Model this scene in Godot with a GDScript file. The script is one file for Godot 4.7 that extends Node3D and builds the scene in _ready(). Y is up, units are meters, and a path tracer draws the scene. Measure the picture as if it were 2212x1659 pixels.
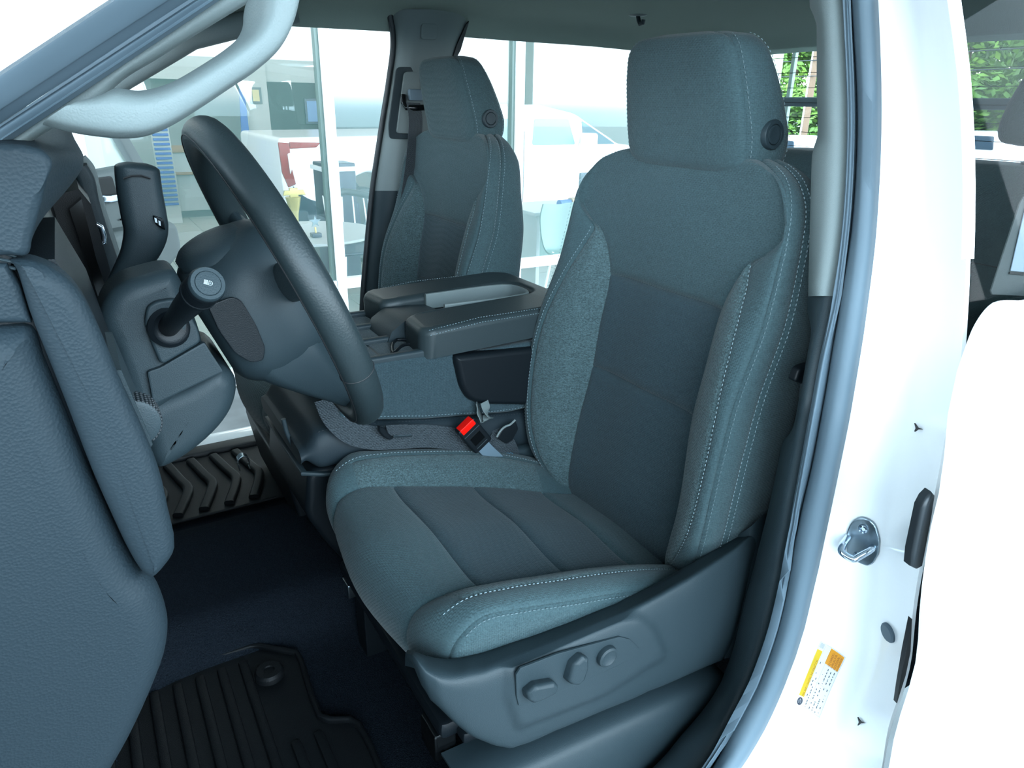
extends Node3D
# A pickup cab seen through the open driver door. x runs rearwards, y up, z towards the driver's side.
const FPX := 1536.0
var CB := Basis(Vector3(.859233, .016265, .511326), Vector3(.175553, .929429, -.324565), Vector3(-.480520, .368642, .795741))
var CP := Vector3(0, 1.70, 1.31)
var M := {}
var names := {}

# ---------- a photograph pixel as a point on a plane of the truck ----------
func ray(u, v) -> Vector3: return CB * Vector3(u - 1106.0, 829.5 - v, -FPX)
func pz(u, v, z) -> Vector3:
	var d := ray(u, v)
	return CP + d * ((z - CP.z) / d.z)
func py(u, v, y) -> Vector3:
	var d := ray(u, v)
	return CP + d * ((y - CP.y) / d.y)
func px(u, v, x) -> Vector3:
	var d := ray(u, v)
	return CP + d * ((x - CP.x) / d.x)
func pzs(list, z) -> Array:
	var r := []
	for p in list: r.append(pz(p[0], p[1], z if p.size() < 3 else p[2]))
	return r

# ---------- mesh collector: counter-clockwise triangles, smoothed below a crease angle ----------
class MB:
	var v := PackedVector3Array()
	var t := PackedInt32Array()
	var c := PackedColorArray()
	var uv := PackedVector2Array()
	var smooth := false
	var crease := 0.7
	func grid(rows: Array, cu := false, cvv := false) -> void:
		var b := v.size()
		var n: int = rows[0].size()
		var m := rows.size()
		for r in rows: v.append_array(PackedVector3Array(r))
		for j in (m if cvv else m - 1):
			var j2 := (j + 1) % m
			for i in (n if cu else n - 1):
				var i2 := (i + 1) % n
				var p := b + j * n + i
				var q := b + j * n + i2
				var r2 := b + j2 * n + i2
				var s := b + j2 * n + i
				t.append_array(PackedInt32Array([p, q, r2, p, r2, s]))
	func fan(ring, flip := false, dup := true) -> void:
		var b := v.size()
		var o := Vector3.ZERO
		for p in ring: o += p
		o /= ring.size()
		v.append(o)
		for p in ring: v.append(p)
		var n: int = ring.size()
		for i in n:
			var p := b + 1 + i
			var q := b + 1 + (i + 1) % n
			if flip: t.append_array(PackedInt32Array([b, q, p]))
			else: t.append_array(PackedInt32Array([b, p, q]))
	func tri(a, b2, c2) -> void:
		var b := v.size()
		v.append(a); v.append(b2); v.append(c2)
		t.append_array(PackedInt32Array([b, b + 1, b + 2]))
	func quad(a, b2, c2, d2) -> void:
		tri(a, b2, c2); tri(a, c2, d2)
	func xf(m: Transform3D, from := 0) -> void:
		for i in range(from, v.size()): v[i] = m * v[i]
	func flip() -> void:
		for i in range(0, t.size(), 3):
			var a := t[i + 1]
			t[i + 1] = t[i + 2]
			t[i + 2] = a
	func orient(inside = null) -> void:
		var o := Vector3.ZERO
		if inside == null:
			for p in v: o += p
			o /= max(1, v.size())
		else: o = inside
		var s := 0.0
		for i in range(0, t.size(), 3):
			var a := v[t[i]]
			s += (a - o).dot((v[t[i + 1]] - a).cross(v[t[i + 2]] - a))
		if s < 0: flip()
	func mesh() -> ArrayMesh:
		var fn := PackedVector3Array()
		var nt := t.size() / 3
		fn.resize(nt)
		for i in nt:
			var a := v[t[i * 3]]
			fn[i] = (v[t[i * 3 + 1]] - a).cross(v[t[i * 3 + 2]] - a)
		var arr := []
		arr.resize(Mesh.ARRAY_MAX)
		var nn := PackedVector3Array()
		if smooth:
			nn.resize(v.size())
			for i in nt:
				for k in 3: nn[t[i * 3 + k]] += fn[i]
			for i in nn.size(): nn[i] = nn[i].normalized()
			var ix := PackedInt32Array()
			ix.resize(t.size())
			for i in nt:
				ix[i * 3] = t[i * 3]; ix[i * 3 + 1] = t[i * 3 + 2]; ix[i * 3 + 2] = t[i * 3 + 1]
			arr[Mesh.ARRAY_VERTEX] = v
			arr[Mesh.ARRAY_NORMAL] = nn
			arr[Mesh.ARRAY_INDEX] = ix
			if uv.size() == v.size(): arr[Mesh.ARRAY_TEX_UV] = uv
		else:
			var ids := {}
			var idv := PackedInt32Array()
			idv.resize(v.size())
			var fl := []
			for i in v.size():
				var key := Vector3i((v[i] * 20000.0).round())
				if not ids.has(key):
					ids[key] = fl.size()
					fl.append([])
				idv[i] = ids[key]
			for i in nt:
				for k in 3: fl[idv[t[i * 3 + k]]].append(i)
			var cosc := cos(crease)
			var un := PackedVector3Array()
			un.resize(nt)
			for i in nt: un[i] = fn[i].normalized()
			var vv := PackedVector3Array()
			vv.resize(nt * 3)
			nn.resize(nt * 3)
			var u2 := PackedVector2Array()
			var has_uv := uv.size() == v.size()
			if has_uv: u2.resize(nt * 3)
			for i in nt:
				for k in 3:
					var ord: int = [0, 2, 1][k]
					var vi := t[i * 3 + ord]
					var s := Vector3.ZERO
					for f in fl[idv[vi]]:
						if un[f].dot(un[i]) > cosc: s += fn[f]
					vv[i * 3 + k] = v[vi]
					nn[i * 3 + k] = s.normalized() if s.length_squared() > 1e-24 else Vector3.UP
					if has_uv: u2[i * 3 + k] = uv[vi]
			arr[Mesh.ARRAY_VERTEX] = vv
			arr[Mesh.ARRAY_NORMAL] = nn
			if has_uv: arr[Mesh.ARRAY_TEX_UV] = u2
		var am := ArrayMesh.new()
		am.add_surface_from_arrays(Mesh.PRIMITIVE_TRIANGLES, arr)
		return am

# ---------- scene tree ----------
func numbered(called: String) -> String:
	var k: int = names.get(called, 0)
	names[called] = k + 1
	return called if k == 0 else "%s_%03d" % [called, k]
func thing(called, label, category, at := Vector3.ZERO, group := "") -> Node3D:
	var o := Node3D.new()
	o.name = numbered(called)
	add_child(o)
	o.position = at
	tag(o, label, category, group)
	return o
func tag(o, label, category, group := "") -> void:
	o.set_meta("label", label)
	o.set_meta("category", category)
	if group != "": o.set_meta("group", group)
func obj(called: String, b: MB, m, parent = null, orient := true) -> MeshInstance3D:
	if orient: b.orient()
	return put(called, b.mesh(), m, parent)
func put(called: String, me: Mesh, m, parent = null) -> MeshInstance3D:
	var o := MeshInstance3D.new()
	o.mesh = me
	o.material_override = m
	if parent == null:
		o.name = numbered(called)
		add_child(o)
	else:
		o.name = called
		parent.add_child(o, true)
		# parts are given in truck coordinates: undo what their things already moved by
		var off := Vector3.ZERO
		var p = parent
		while p != self:
			off += p.position
			p = p.get_parent()
		o.position = -off
	return o
func struct(called, b: MB, m, parent = null, orient := true) -> MeshInstance3D:
	var o := obj(called, b, m, parent, orient)
	if parent == null: o.set_meta("kind", "structure")
	return o
func stuff(o): o.set_meta("kind", "stuff")

# ---------- shapes ----------
func spline(p, n: int, closed := false, cluster := false) -> Array:
	var k: int = p.size()
	var r := []
	if k < 3:
		for i in n + 1: r.append(p[0].lerp(p[k - 1], float(i) / n))
		return r
	for i in (k if closed else k - 1):
		var a: Vector3 = p[(i - 1 + k) % k] if closed or i > 0 else p[0] * 2 - p[1]
		var b: Vector3 = p[i]
		var c: Vector3 = p[(i + 1) % k]
		var d: Vector3 = p[(i + 2) % k] if closed or i + 2 < k else c * 2 - b
		var t1 := sqrt(max(b.distance_to(c), 1e-6))
		var t0 := -sqrt(max(a.distance_to(b), 1e-6))
		var t2 := t1 + sqrt(max(c.distance_to(d), 1e-6))
		for j in n:
			var w := float(j) / n
			if cluster: w -= sin(TAU * w) / TAU * .75
			r.append(b.cubic_interpolate_in_time(c, a, d, w, t1, t0, t2))
	if not closed: r.append(p[k - 1])
	return r
func loft_grid(keys: Array, nu: int, nv: int, closed_u := false, closed_v := false, cluster := false) -> Array:
	var rings := []
	for k in keys: rings.append(spline(k, nu, closed_u, cluster))
	var n: int = rings[0].size()
	var cols := []
	for i in n:
		var c := []
		for r in rings: c.append(r[i])
		cols.append(spline(c, nv, closed_v, cluster))
	var rows := []
	for j in cols[0].size():
		var r := PackedVector3Array()
		for i in n: r.append(cols[i][j])
		rows.append(r)
	return rows
func loft(keys: Array, nu := 6, nv := 5, cap := true) -> MB:
	var g := loft_grid(keys, nu, nv, true)
	var b := MB.new()
	b.grid(g, true)
	if cap:
		b.fan(g[0], true)
		b.fan(g[-1])
	return b
func frames(p: Array, up = null, closed := false) -> Array:
	var r := []
	var n := p.size()
	var prev := Vector3.ZERO
	for i in n:
		var a: Vector3 = p[(i - 1 + n) % n] if closed or i > 0 else p[i]
		var c: Vector3 = p[(i + 1) % n] if closed or i < n - 1 else p[i]
		var t := (c - a).normalized()
		var u: Vector3
		if up != null: u = up
		elif i == 0: u = Vector3.UP if abs(t.y) < .9 else Vector3.RIGHT
		else: u = prev
		u = (u - t * u.dot(t)).normalized()
		prev = u
		r.append([t, u, t.cross(u)])
	return r
# sweep a closed 2D section (x across, y along "up") along a path
func sweep(p: Array, sec: Array, up = null, closed := false, scale = null, cap := true) -> MB:
	var fr := frames(p, up, closed)
	var rows := []
	for i in p.size():
		var s: float = 1.0 if scale == null else scale[i]
		var r := PackedVector3Array()
		for q in sec: r.append(p[i] + fr[i][2] * q.x * s + fr[i][1] * q.y * s)
		rows.append(r)
	var b := MB.new()
	b.grid(rows, true, closed)
	if cap and not closed:
		b.fan(rows[0], true)
		b.fan(rows[-1])
	return b
func circ(r: float, n := 12, ry := -1.0) -> Array:
	var a := []
	for i in n: a.append(Vector2(cos(TAU * i / n) * r, sin(TAU * i / n) * (r if ry < 0 else ry)))
	return a
func rrect(w: float, h: float, r: float, n := 4) -> Array:
	var a := []
	for k in 4:
		var cx: float = (w / 2 - r) * [1, -1, -1, 1][k]
		var cy: float = (h / 2 - r) * [1, 1, -1, -1][k]
		for i in n + 1:
			var th := PI / 2 * (k + float(i) / n)
			a.append(Vector2(cx + cos(th) * r, cy + sin(th) * r))
	return a
func tube(p: Array, r, n := 12, closed := false, up = null) -> MB:
	if r is Array: return sweep(p, circ(1.0, n), up, closed, r)
	return sweep(p, circ(r, n), up, closed)
func arc_round(poly: Array, r: float, n := 4) -> Array:
	# round the corners of a closed outline of Vector3
	var out := []
	var k := poly.size()
	for i in k:
		var a: Vector3 = poly[(i - 1 + k) % k]
		var b: Vector3 = poly[i]
		var c: Vector3 = poly[(i + 1) % k]
		var d: float = min(r, min(a.distance_to(b), b.distance_to(c)) * .45)
		var p := b + (a - b).normalized() * d
		var q := b + (c - b).normalized() * d
		for j in n + 1:
			var s := float(j) / n
			out.append(p.lerp(b, s).lerp(b.lerp(q, s), s))
	return out
# a flat outline (Vector3 points) given thickness along dir, its front edge rounded by bev
func slab(poly: Array, dir: Vector3, th: float, bev := 0.0, steps := 3, back_bev := false) -> MB:
	var k := poly.size()
	var nrm := dir.normalized()
	var area := Vector3.ZERO
	for i in k: area += (poly[i] as Vector3).cross(poly[(i + 1) % k])
	if area.dot(nrm) < 0:
		poly = poly.duplicate()
		poly.reverse()
	var ins := []
	for i in k:
		var e1: Vector3 = (poly[i] - poly[(i - 1 + k) % k]).normalized()
		var e2: Vector3 = (poly[(i + 1) % k] - poly[i]).normalized()
		var n1 := nrm.cross(e1)
		var n2 := nrm.cross(e2)
		var m := (n1 + n2)
		var l := m.length_squared()
		ins.append(m * (2.0 / max(l, 1.2)) if l > 1e-6 else n1)
	var rows := []
	var prof := []
	if back_bev and bev > 0:
		for s in range(steps, 0, -1):
			var a := PI / 2 * s / steps
			prof.append([bev * (1 - cos(a)), bev * (1 - sin(a))])
	prof.append([0.0, bev if back_bev else 0.0])
	if bev > 0:
		for s in range(0, steps + 1):
			var a := PI / 2 * s / steps
			prof.append([bev * (1 - cos(a)), th - bev + bev * sin(a)])
	else: prof.append([0.0, th])
	for p in prof:
		var r := PackedVector3Array()
		for i in k: r.append(poly[i] + ins[i] * p[0] + nrm * p[1])
		if p[0] > 0.0:
			for pass_no in 6:
				var bad := false
				for i in k:
					var i2 := (i + 1) % k
					if (r[i2] - r[i]).dot(poly[i2] - poly[i]) < 0:
						var mid := (r[i] + r[i2]) * .5
						r[i] = mid
						r[i2] = mid
						bad = true
				if not bad: break
		rows.append(r)
	var b := MB.new()
	b.grid(rows, true)
	var ax := nrm.cross(Vector3.UP if abs(nrm.y) < .9 else Vector3.RIGHT).normalized()
	var ay := nrm.cross(ax)
	for side in 2:
		var ring: PackedVector3Array = rows[-1] if side == 1 else rows[0]
		var p2 := PackedVector2Array()
		for q in ring: p2.append(Vector2(q.dot(ax), q.dot(ay)))
		# points that fell together are dropped before the cap is cut into triangles
		var keep := []
		var q2 := PackedVector2Array()
		for i in p2.size():
			if q2.is_empty() or (p2[i].distance_to(q2[-1]) > 1e-5 and p2[i].distance_to(q2[0]) > 1e-5):
				q2.append(p2[i])
				keep.append(i)
		var tr := Geometry2D.triangulate_polygon(q2)
		for i in tr.size(): tr[i] = keep[tr[i]]
		if tr.is_empty():
			b.fan(ring, side == 0)
			continue
		var base := b.v.size()
		b.v.append_array(ring)
		for i in range(0, tr.size(), 3):
			var a0 := ring[tr[i]]
			var nn := (ring[tr[i + 1]] - a0).cross(ring[tr[i + 2]] - a0)
			var ok := (nn.dot(nrm) > 0) == (side == 1)
			b.t.append_array(PackedInt32Array([base + tr[i], base + tr[i + 1], base + tr[i + 2]]) if ok else PackedInt32Array([base + tr[i], base + tr[i + 2], base + tr[i + 1]]))
	return b
func rbox(at: Vector3, size: Vector3, r := .004, steps := 2, basis := Basis.IDENTITY) -> MB:
	var h := size / 2
	r = min(r, min(h.x, min(h.y, h.z)) * .98)
	var sec := rrect(size.x, size.z, r, steps)
	var rows := []
	var prof := []
	for s in range(steps, 0, -1):
		var a := PI / 2 * s / steps
		prof.append([r * (1 - cos(a)), -h.y + r * (1 - sin(a))])
	for s in range(0, steps + 1):
		var a := PI / 2 * s / steps
		if s == 0:
			prof.append([0.0, -h.y + r])
			prof.append([0.0, h.y - r])
		else: prof.append([r * (1 - cos(a)), h.y - r + r * sin(a)])
	for p in prof:
		var row := PackedVector3Array()
		for q in sec:
			var d := Vector2(clamp(q.x, -(h.x - r), h.x - r), clamp(q.y, -(h.z - r), h.z - r))
			var e: Vector2 = d + (q - d) * (1 - p[0] / r)
			row.append(at + basis * Vector3(e.x, p[1], e.y))
		rows.append(row)
	var b := MB.new()
	b.grid(rows, true)
	b.fan(rows[0], true)
	b.fan(rows[-1])
	return b
func lathe(at: Vector3, axis: Vector3, prof: Array, n := 24) -> MB:
	# prof: [radius, height along axis]
	var up := axis.normalized()
	var ax := up.cross(Vector3.UP if abs(up.y) < .9 else Vector3.RIGHT).normalized()
	var ay := up.cross(ax)
	var rows := []
	for p in prof:
		var r := PackedVector3Array()
		for i in n: r.append(at + up * p[1] + (ax * cos(TAU * i / n) + ay * sin(TAU * i / n)) * max(p[0], 1e-5))
		rows.append(r)
	var b := MB.new()
	b.grid(rows, true)
	b.fan(rows[0], true)
	b.fan(rows[-1])
	return b
func join(list: Array) -> MB:
	var b := MB.new()
	for o in list:
		o.orient()
		var k := b.v.size()
		b.v.append_array(o.v)
		for i in o.t: b.t.append(i + k)
		b.smooth = o.smooth
		b.crease = o.crease
	return b
# an open surface (rows of points) given thickness against its normals
func shell(rows: Array, th: float) -> MB:
	var m := rows.size()
	var n: int = rows[0].size()
	var nr := normals(rows)
	var back := []
	for j in m:
		var r := PackedVector3Array()
		for i in n: r.append(rows[j][i] - nr[j][i] * th)
		back.append(r)
	var b := MB.new()
	b.grid(rows)
	var bb := MB.new()
	bb.grid(back)
	bb.flip()
	var k := b.v.size()
	b.v.append_array(bb.v)
	for i in bb.t: b.t.append(i + k)
	var e := []
	var f := []
	for i in n: e.append(rows[0][i]); f.append(back[0][i])
	for j in range(1, m): e.append(rows[j][n - 1]); f.append(back[j][n - 1])
	for i in range(n - 2, -1, -1): e.append(rows[m - 1][i]); f.append(back[m - 1][i])
	for j in range(m - 2, 0, -1): e.append(rows[j][0]); f.append(back[j][0])
	b.grid([f, e], true)
	return b
func normals(rows: Array) -> Array:
	var m := rows.size()
	var n: int = rows[0].size()
	var out := []
	for j in m:
		var r := PackedVector3Array()
		for i in n:
			var du: Vector3 = rows[j][min(i + 1, n - 1)] - rows[j][max(i - 1, 0)]
			var dv: Vector3 = rows[min(j + 1, m - 1)][i] - rows[max(j - 1, 0)][i]
			r.append(du.cross(dv).normalized())
		out.append(r)
	return out
# sink seams into a lofted surface. cols: [column, first row, last row, depth], rws: [row, first col, last col, depth]
func sew(rows: Array, nr: Array, sgn: float, cols: Array, rws: Array, gw := .0032) -> Array:
	var m := rows.size()
	var n: int = rows[0].size()
	var d := []
	for j in m:
		var r := PackedFloat32Array()
		r.resize(n)
		d.append(r)
	for s in cols:
		for j in range(s[1], s[2] + 1):
			var dep: float = s[3] * clampf(min(j - s[1] + 1, s[2] - j + 1) / 4.0, .25, 1)
			for dir in [-1, 1]:
				var e := 0.0
				var i: int = s[0]
				while i >= 0 and i < n:
					d[j][i] = min(d[j][i], -dep * exp(-pow(e / gw, 2)) * .7 - dep * .3 * exp(-pow(e / (gw * 3.5), 2)))
					var k: int = i + dir
					if k < 0 or k >= n: break
					e += (rows[j][i] as Vector3).distance_to(rows[j][k])
					if e > gw * 8: break
					i = k
	for s in rws:
		for i in range(s[1], s[2] + 1):
			for dir in [-1, 1]:
				var e := 0.0
				var j: int = s[0]
				while j >= 0 and j < m:
					d[j][i] = min(d[j][i], -s[3] * exp(-pow(e / gw, 2)) * .7 - s[3] * .3 * exp(-pow(e / (gw * 3.5), 2)))
					var k: int = j + dir
					if k < 0 or k >= m: break
					e += (rows[j][i] as Vector3).distance_to(rows[k][i])
					if e > gw * 8: break
					j = k
	var out := []
	for j in m:
		var r := PackedVector3Array()
		for i in n: r.append(rows[j][i] + nr[j][i] * d[j][i] * sgn)
		out.append(r)
	return out
# one panel of a sewn surface, with the normals of the whole so that neighbours meet smoothly
func panel(rows: Array, r0: int, r1: int, c0: int, c1: int) -> MB:
	var out := []
	for j in range(r0, r1 + 1): out.append(rows[j].slice(c0, c1 + 1))
	var b := MB.new()
	b.grid(out)
	b.smooth = true
	return b
# a row of stitches along a path of [point, normal]
func stitch(b: MB, path: Array, len := .0042, gap := .0026, r := .0006) -> void:
	var acc := 0.0
	var period := len + gap
	var nxt := 0.0
	for i in range(1, path.size()):
		var a: Vector3 = path[i - 1][0]
		var c: Vector3 = path[i][0]
		var d := a.distance_to(c)
		if d < 1e-6: continue
		while nxt < acc + d:
			var p := a.lerp(c, (nxt - acc) / d)
			var t := (c - a).normalized()
			var n: Vector3 = path[i][1]
			var s := t.cross(n).normalized() * r
			var u := n * r
			var h := t * len / 2
			b.grid([[p - h - s * .4, p - h + u * .2, p - h + s * .4], [p - s - h * .5, p - h * .5 + u * 1.6, p + s - h * .5], [p - s + h * .5, p + h * .5 + u * 1.6, p + s + h * .5], [p + h - s * .4, p + h + u * .2, p + h + s * .4]])
			nxt += period
		acc += d
func lookup(tab: Array, x: float) -> float:
	# smooth table [[x, y], ...]
	if x <= tab[0][0]: return tab[0][1]
	for i in range(1, tab.size()):
		if x <= tab[i][0]:
			var t: float = (x - tab[i - 1][0]) / (tab[i][0] - tab[i - 1][0])
			var pre: float = tab[max(i - 2, 0)][1]
			var post: float = tab[min(i + 1, tab.size() - 1)][1]
			return cubic_interpolate(tab[i - 1][1], tab[i][1], pre, post, t)
	return tab[-1][1]
func in_poly(p: Vector2, poly: PackedVector2Array) -> float:
	# signed distance, positive inside
	var best := 1e9
	for i in poly.size():
		var q := Geometry2D.get_closest_point_to_segment(p, poly[i], poly[(i + 1) % poly.size()])
		best = min(best, p.distance_to(q))
	return best if Geometry2D.is_point_in_polygon(p, poly) else -best

# ---------- materials ----------
func noise_img(size: int, freq: float, seed: int, cell := false, oct := 3) -> Image:
	var n := FastNoiseLite.new()
	n.seed = seed
	n.frequency = freq
	n.noise_type = FastNoiseLite.TYPE_CELLULAR if cell else FastNoiseLite.TYPE_SIMPLEX_SMOOTH
	n.fractal_octaves = oct
	if cell:
		n.fractal_type = FastNoiseLite.FRACTAL_NONE
		n.cellular_return_type = FastNoiseLite.RETURN_DISTANCE
	var im := n.get_seamless_image(size, size, false, false, .1, true)
	im.convert(Image.FORMAT_RGBA8)
	return im
func tex(im: Image) -> ImageTexture: return ImageTexture.create_from_image(im)
func bump_tex(im: Image, s: float) -> ImageTexture:
	var c := im.duplicate() as Image
	c.bump_map_to_normal_map(s)
	return ImageTexture.create_from_image(c)
# grey noise squeezed to lo..hi, as a tint
func tint_tex(im: Image, lo: Color, hi: Color) -> ImageTexture:
	var c := Image.create(im.get_width(), im.get_height(), false, Image.FORMAT_RGBA8)
	for y in im.get_height():
		for x in im.get_width(): c.set_pixel(x, y, lo.lerp(hi, im.get_pixel(x, y).r))
	return ImageTexture.create_from_image(c)
func mk(called: String, col: Color, rough: float, o := {}) -> StandardMaterial3D:
	var m := StandardMaterial3D.new()
	m.resource_name = called
	m.albedo_color = col
	m.roughness = rough
	m.metallic = o.get("metal", 0.0)
	m.metallic_specular = o.get("spec", 0.5)
	m.cull_mode = BaseMaterial3D.CULL_DISABLED
	if o.has("nt"):
		m.normal_enabled = true
		m.normal_texture = o.nt
		m.normal_scale = o.get("ns", 1.0)
	if o.has("at"): m.albedo_texture = o.at
	if o.has("nt") or o.has("at"):
		m.uv1_triplanar = true
		var s: float = o.get("ts", 8.0)
		m.uv1_scale = Vector3(s, s, s)
	if o.has("coat"):
		m.clearcoat_enabled = true
		m.clearcoat = o.coat
		m.clearcoat_roughness = o.get("coat_r", .05)
	if o.has("rim"):
		m.rim_enabled = true
		m.rim = o.rim
	if o.has("alpha"):
		m.transparency = BaseMaterial3D.TRANSPARENCY_ALPHA
		m.albedo_color.a = o.alpha
	if o.has("emit"):
		m.emission_enabled = true
		m.emission = o.emit
		m.emission_energy_multiplier = o.get("power", 1.0)
	M[called] = m
	return m
func g(x: float) -> Color: return Color(x, x, x)
func weave_img(n: int, cells: int) -> Image:
	var im := Image.create(n, n, false, Image.FORMAT_RGBA8)
	var rng := RandomNumberGenerator.new()
	rng.seed = 5
	for y in n:
		for x in n:
			var fx := fposmod(float(x) * cells / n, 1.0)
			var fy := fposmod(float(y) * cells / n, 1.0)
			var cx := int(float(x) * cells / n)
			var cy := int(float(y) * cells / n)
			var h := sin(fx * PI) if (cx + cy) % 2 == 0 else sin(fy * PI)
			h = h * .8 + rng.randf() * .2
			im.set_pixel(x, y, Color(h, h, h))
	return im
func speck_img(n: int, seed: int, p: float, lo: Color, mid: Color, hi: Color) -> Image:
	# yarns of two tones twisted together: short runs of lighter and darker thread
	var im := Image.create(n, n, false, Image.FORMAT_RGBA8)
	var rng := RandomNumberGenerator.new()
	rng.seed = seed
	im.fill(mid)
	for k in int(n * n * p):
		var x := rng.randi() % n
		var y := rng.randi() % n
		var c := hi if rng.randf() < .5 else lo
		c = mid.lerp(c, rng.randf_range(.3, 1.0))
		for d in rng.randi_range(1, 3): im.set_pixel((x + d) % n, y, c)
	return im
func materials() -> void:
	var wv := weave_img(256, 64)
	var grain := noise_img(512, .06, 3, true)
	var fine := noise_img(256, .18, 9)
	var coarse := noise_img(512, .02, 4)
	var weave_n := bump_tex(wv, 3.0)
	var grain_n := bump_tex(grain, 5.0)
	var fine_n := bump_tex(fine, 3.0)
	var coarse_n := bump_tex(coarse, 3.0)
	mk("fabric", Color(1, 1, 1), .85, {nt = weave_n, ns = .4, at = tex(speck_img(256, 1, .5, Color(.160, .222, .235), Color(.198, .266, .279), Color(.24, .31, .323))), ts = 5.0, rim = .2, spec = .3})
	mk("heather", Color(1, 1, 1), .85, {nt = weave_n, ns = .6, at = tex(speck_img(256, 2, .9, Color(.14, .19, .20), Color(.225, .29, .30), Color(.32, .39, .40))), ts = 4.5, rim = .25, spec = .3})
	mk("fabric_dark", Color(1, 1, 1), .85, {nt = weave_n, ns = .4, at = tex(speck_img(256, 7, .5, Color(.132, .182, .202), Color(.163, .222, .243), Color(.198, .26, .284))), ts = 5.0, rim = .2, spec = .3})
	mk("thread", Color(.40, .46, .48), .8)
	mk("thread_dark", Color(.10, .13, .15), .7)
	mk("plastic", Color(.13, .172, .19), .5, {nt = fine_n, ns = .25, ts = 14.0, spec = .35})
	mk("dash", Color(.105, .145, .168), .6, {nt = grain_n, ns = .6, ts = 15.0, spec = .3})
	mk("plastic_black", Color(.055, .075, .09), .42, {nt = fine_n, ns = .2, ts = 14.0, spec = .3})
	mk("gloss_black", Color(.025, .03, .035), .15)
	mk("leather", Color(.14, .175, .185), .45, {nt = grain_n, ns = .25, ts = 14.0, spec = .4})
	mk("rim_leather", Color(.10, .135, .145), .45, {nt = grain_n, ns = .25, ts = 14.0, spec = .4})
	mk("vinyl", Color(.11, .145, .165), .55, {nt = grain_n, ns = .15, ts = 16.0, spec = .3})
	mk("trim_light", Color(.38, .415, .415), .6, {nt = fine_n, ns = .3, ts = 12.0, spec = .4})
	mk("headliner", Color(.54, .58, .55), .95, {nt = fine_n, ns = .6, ts = 10.0, spec = .2})
	mk("rubber", Color(.11, .13, .145), .5)
	mk("seal", Color(.34, .40, .44), .55, {spec = .35})
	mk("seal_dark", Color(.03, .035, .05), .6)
	mk("paint", Color(.93, .93, .93), .25, {coat = .6})
	mk("carpet", Color(1, 1, 1), .97, {nt = fine_n, ns = 1.2, at = tex(speck_img(256, 3, .9, Color(.05, .065, .085), Color(.09, .11, .135), Color(.13, .15, .175))), ts = 7.0, spec = .1})
	mk("mat_rubber", Color(.04, .05, .06), .55, {nt = fine_n, ns = .4, ts = 12.0, spec = .3})
	mk("webbing", Color(.165, .195, .215), .7, {nt = weave_n, ns = 1.2, ts = 6.0})
	mk("chrome", Color(.8, .85, .9), .12, {metal = 1.0})
	mk("steel", Color(.5, .55, .58), .3, {metal = 1.0})
	mk("red", Color(.85, .06, .02), .4, {spec = .3})
	mk("symbol", Color(.62, .66, .68), .5)
	mk("glass", Color(.75, .9, .86), .0, {alpha = .05, spec = .3})
	mk("tint_glass", Color(.05, .07, .07), .0, {alpha = .32, spec = .08})
	mk("store_glass", Color(.6, .8, .76), .0, {alpha = .07})
	mk("concrete", Color(1, 1, 1), .9, {at = tint_tex(noise_img(256, .05, 12, false, 5), Color(.36, .37, .37), Color(.46, .47, .47)), ts = .3})

func _ready() -> void:
	# camera
	var cam := Camera3D.new()
	cam.name = "camera"
	cam.fov = rad_to_deg(2 * atan(829.5 / FPX))
	cam.near = .02
	cam.far = 400
	add_child(cam)
	cam.transform = Transform3D(CB.orthonormalized(), CP)
	cam.current = true
	# hazy bright sky over the open side of the lot
	var env := Environment.new()
	env.background_mode = Environment.BG_SKY
	var sky := Sky.new()
	var sm := ProceduralSkyMaterial.new()
	sm.sky_top_color = Color(.74, .87, .95)
	sm.sky_horizon_color = Color(.93, .975, 1.0)
	sm.ground_bottom_color = Color(.42, .5, .53)
	sm.ground_horizon_color = Color(.6, .72, .78)
	sm.sky_energy_multiplier = 1.0
	sky.sky_material = sm
	env.sky = sky
	env.background_energy_multiplier = 1.0
	env.tonemap_mode = Environment.TONE_MAPPER_LINEAR
	env.tonemap_exposure = 18.0
	env.sdfgi_enabled = true
	env.ssao_enabled = true
	env.ssil_enabled = true
	var we := WorldEnvironment.new()
	we.name = "environment"
	we.environment = env
	add_child(we)
	materials()
	build()

# ---------- front seats ----------
# backrest rows: y, x of the middle, insert half width, stitch half width, stitch x offset, outer half width, outer x offset, back x offset
const BACK := [
	[.930, .776, .150, .158, -.012, .190, .020, 0.12],
	[.985, .768, .150, .178, -.030, .222, -.018, 0.125],
	[1.03, .771, .149, .205, -.048, .243, -.042, 0.13],
	[1.10, .781, .147, .229, -.062, .256, -.058, 0.13],
	[1.228, .800, .134, .236, -.070, .260, -.066, 0.122],
	[1.31, .813, .136, .229, -.067, .258, -.062, 0.115],
	[1.405, .831, .138, .210, -.047, .254, -.044, 0.106],
	[1.455, .834, .156, .196, -.024, .251, -.034, 0.1],
	[1.487, .835, .181, .188, -.012, .249, -.028, 0.095],
	[1.508, .836, .214, .220, -.016, .248, -.025, 0.092],
	[1.53, .837, .236, .240, -.018, .246, -.022, 0.09],
	[1.57, .84, .226, .230, -.012, .236, -.014, 0.085],
	[1.603, .845, .200, .204, -.004, .210, -.002, 0.07],
	[1.622, .852, .160, .164, .004, .170, .008, 0.06],
	[1.632, .868, .110, .114, .008, .120, .012, 0.04],
	[1.634, .885, .060, .062, .008, .066, .010, 0.02]]
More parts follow.
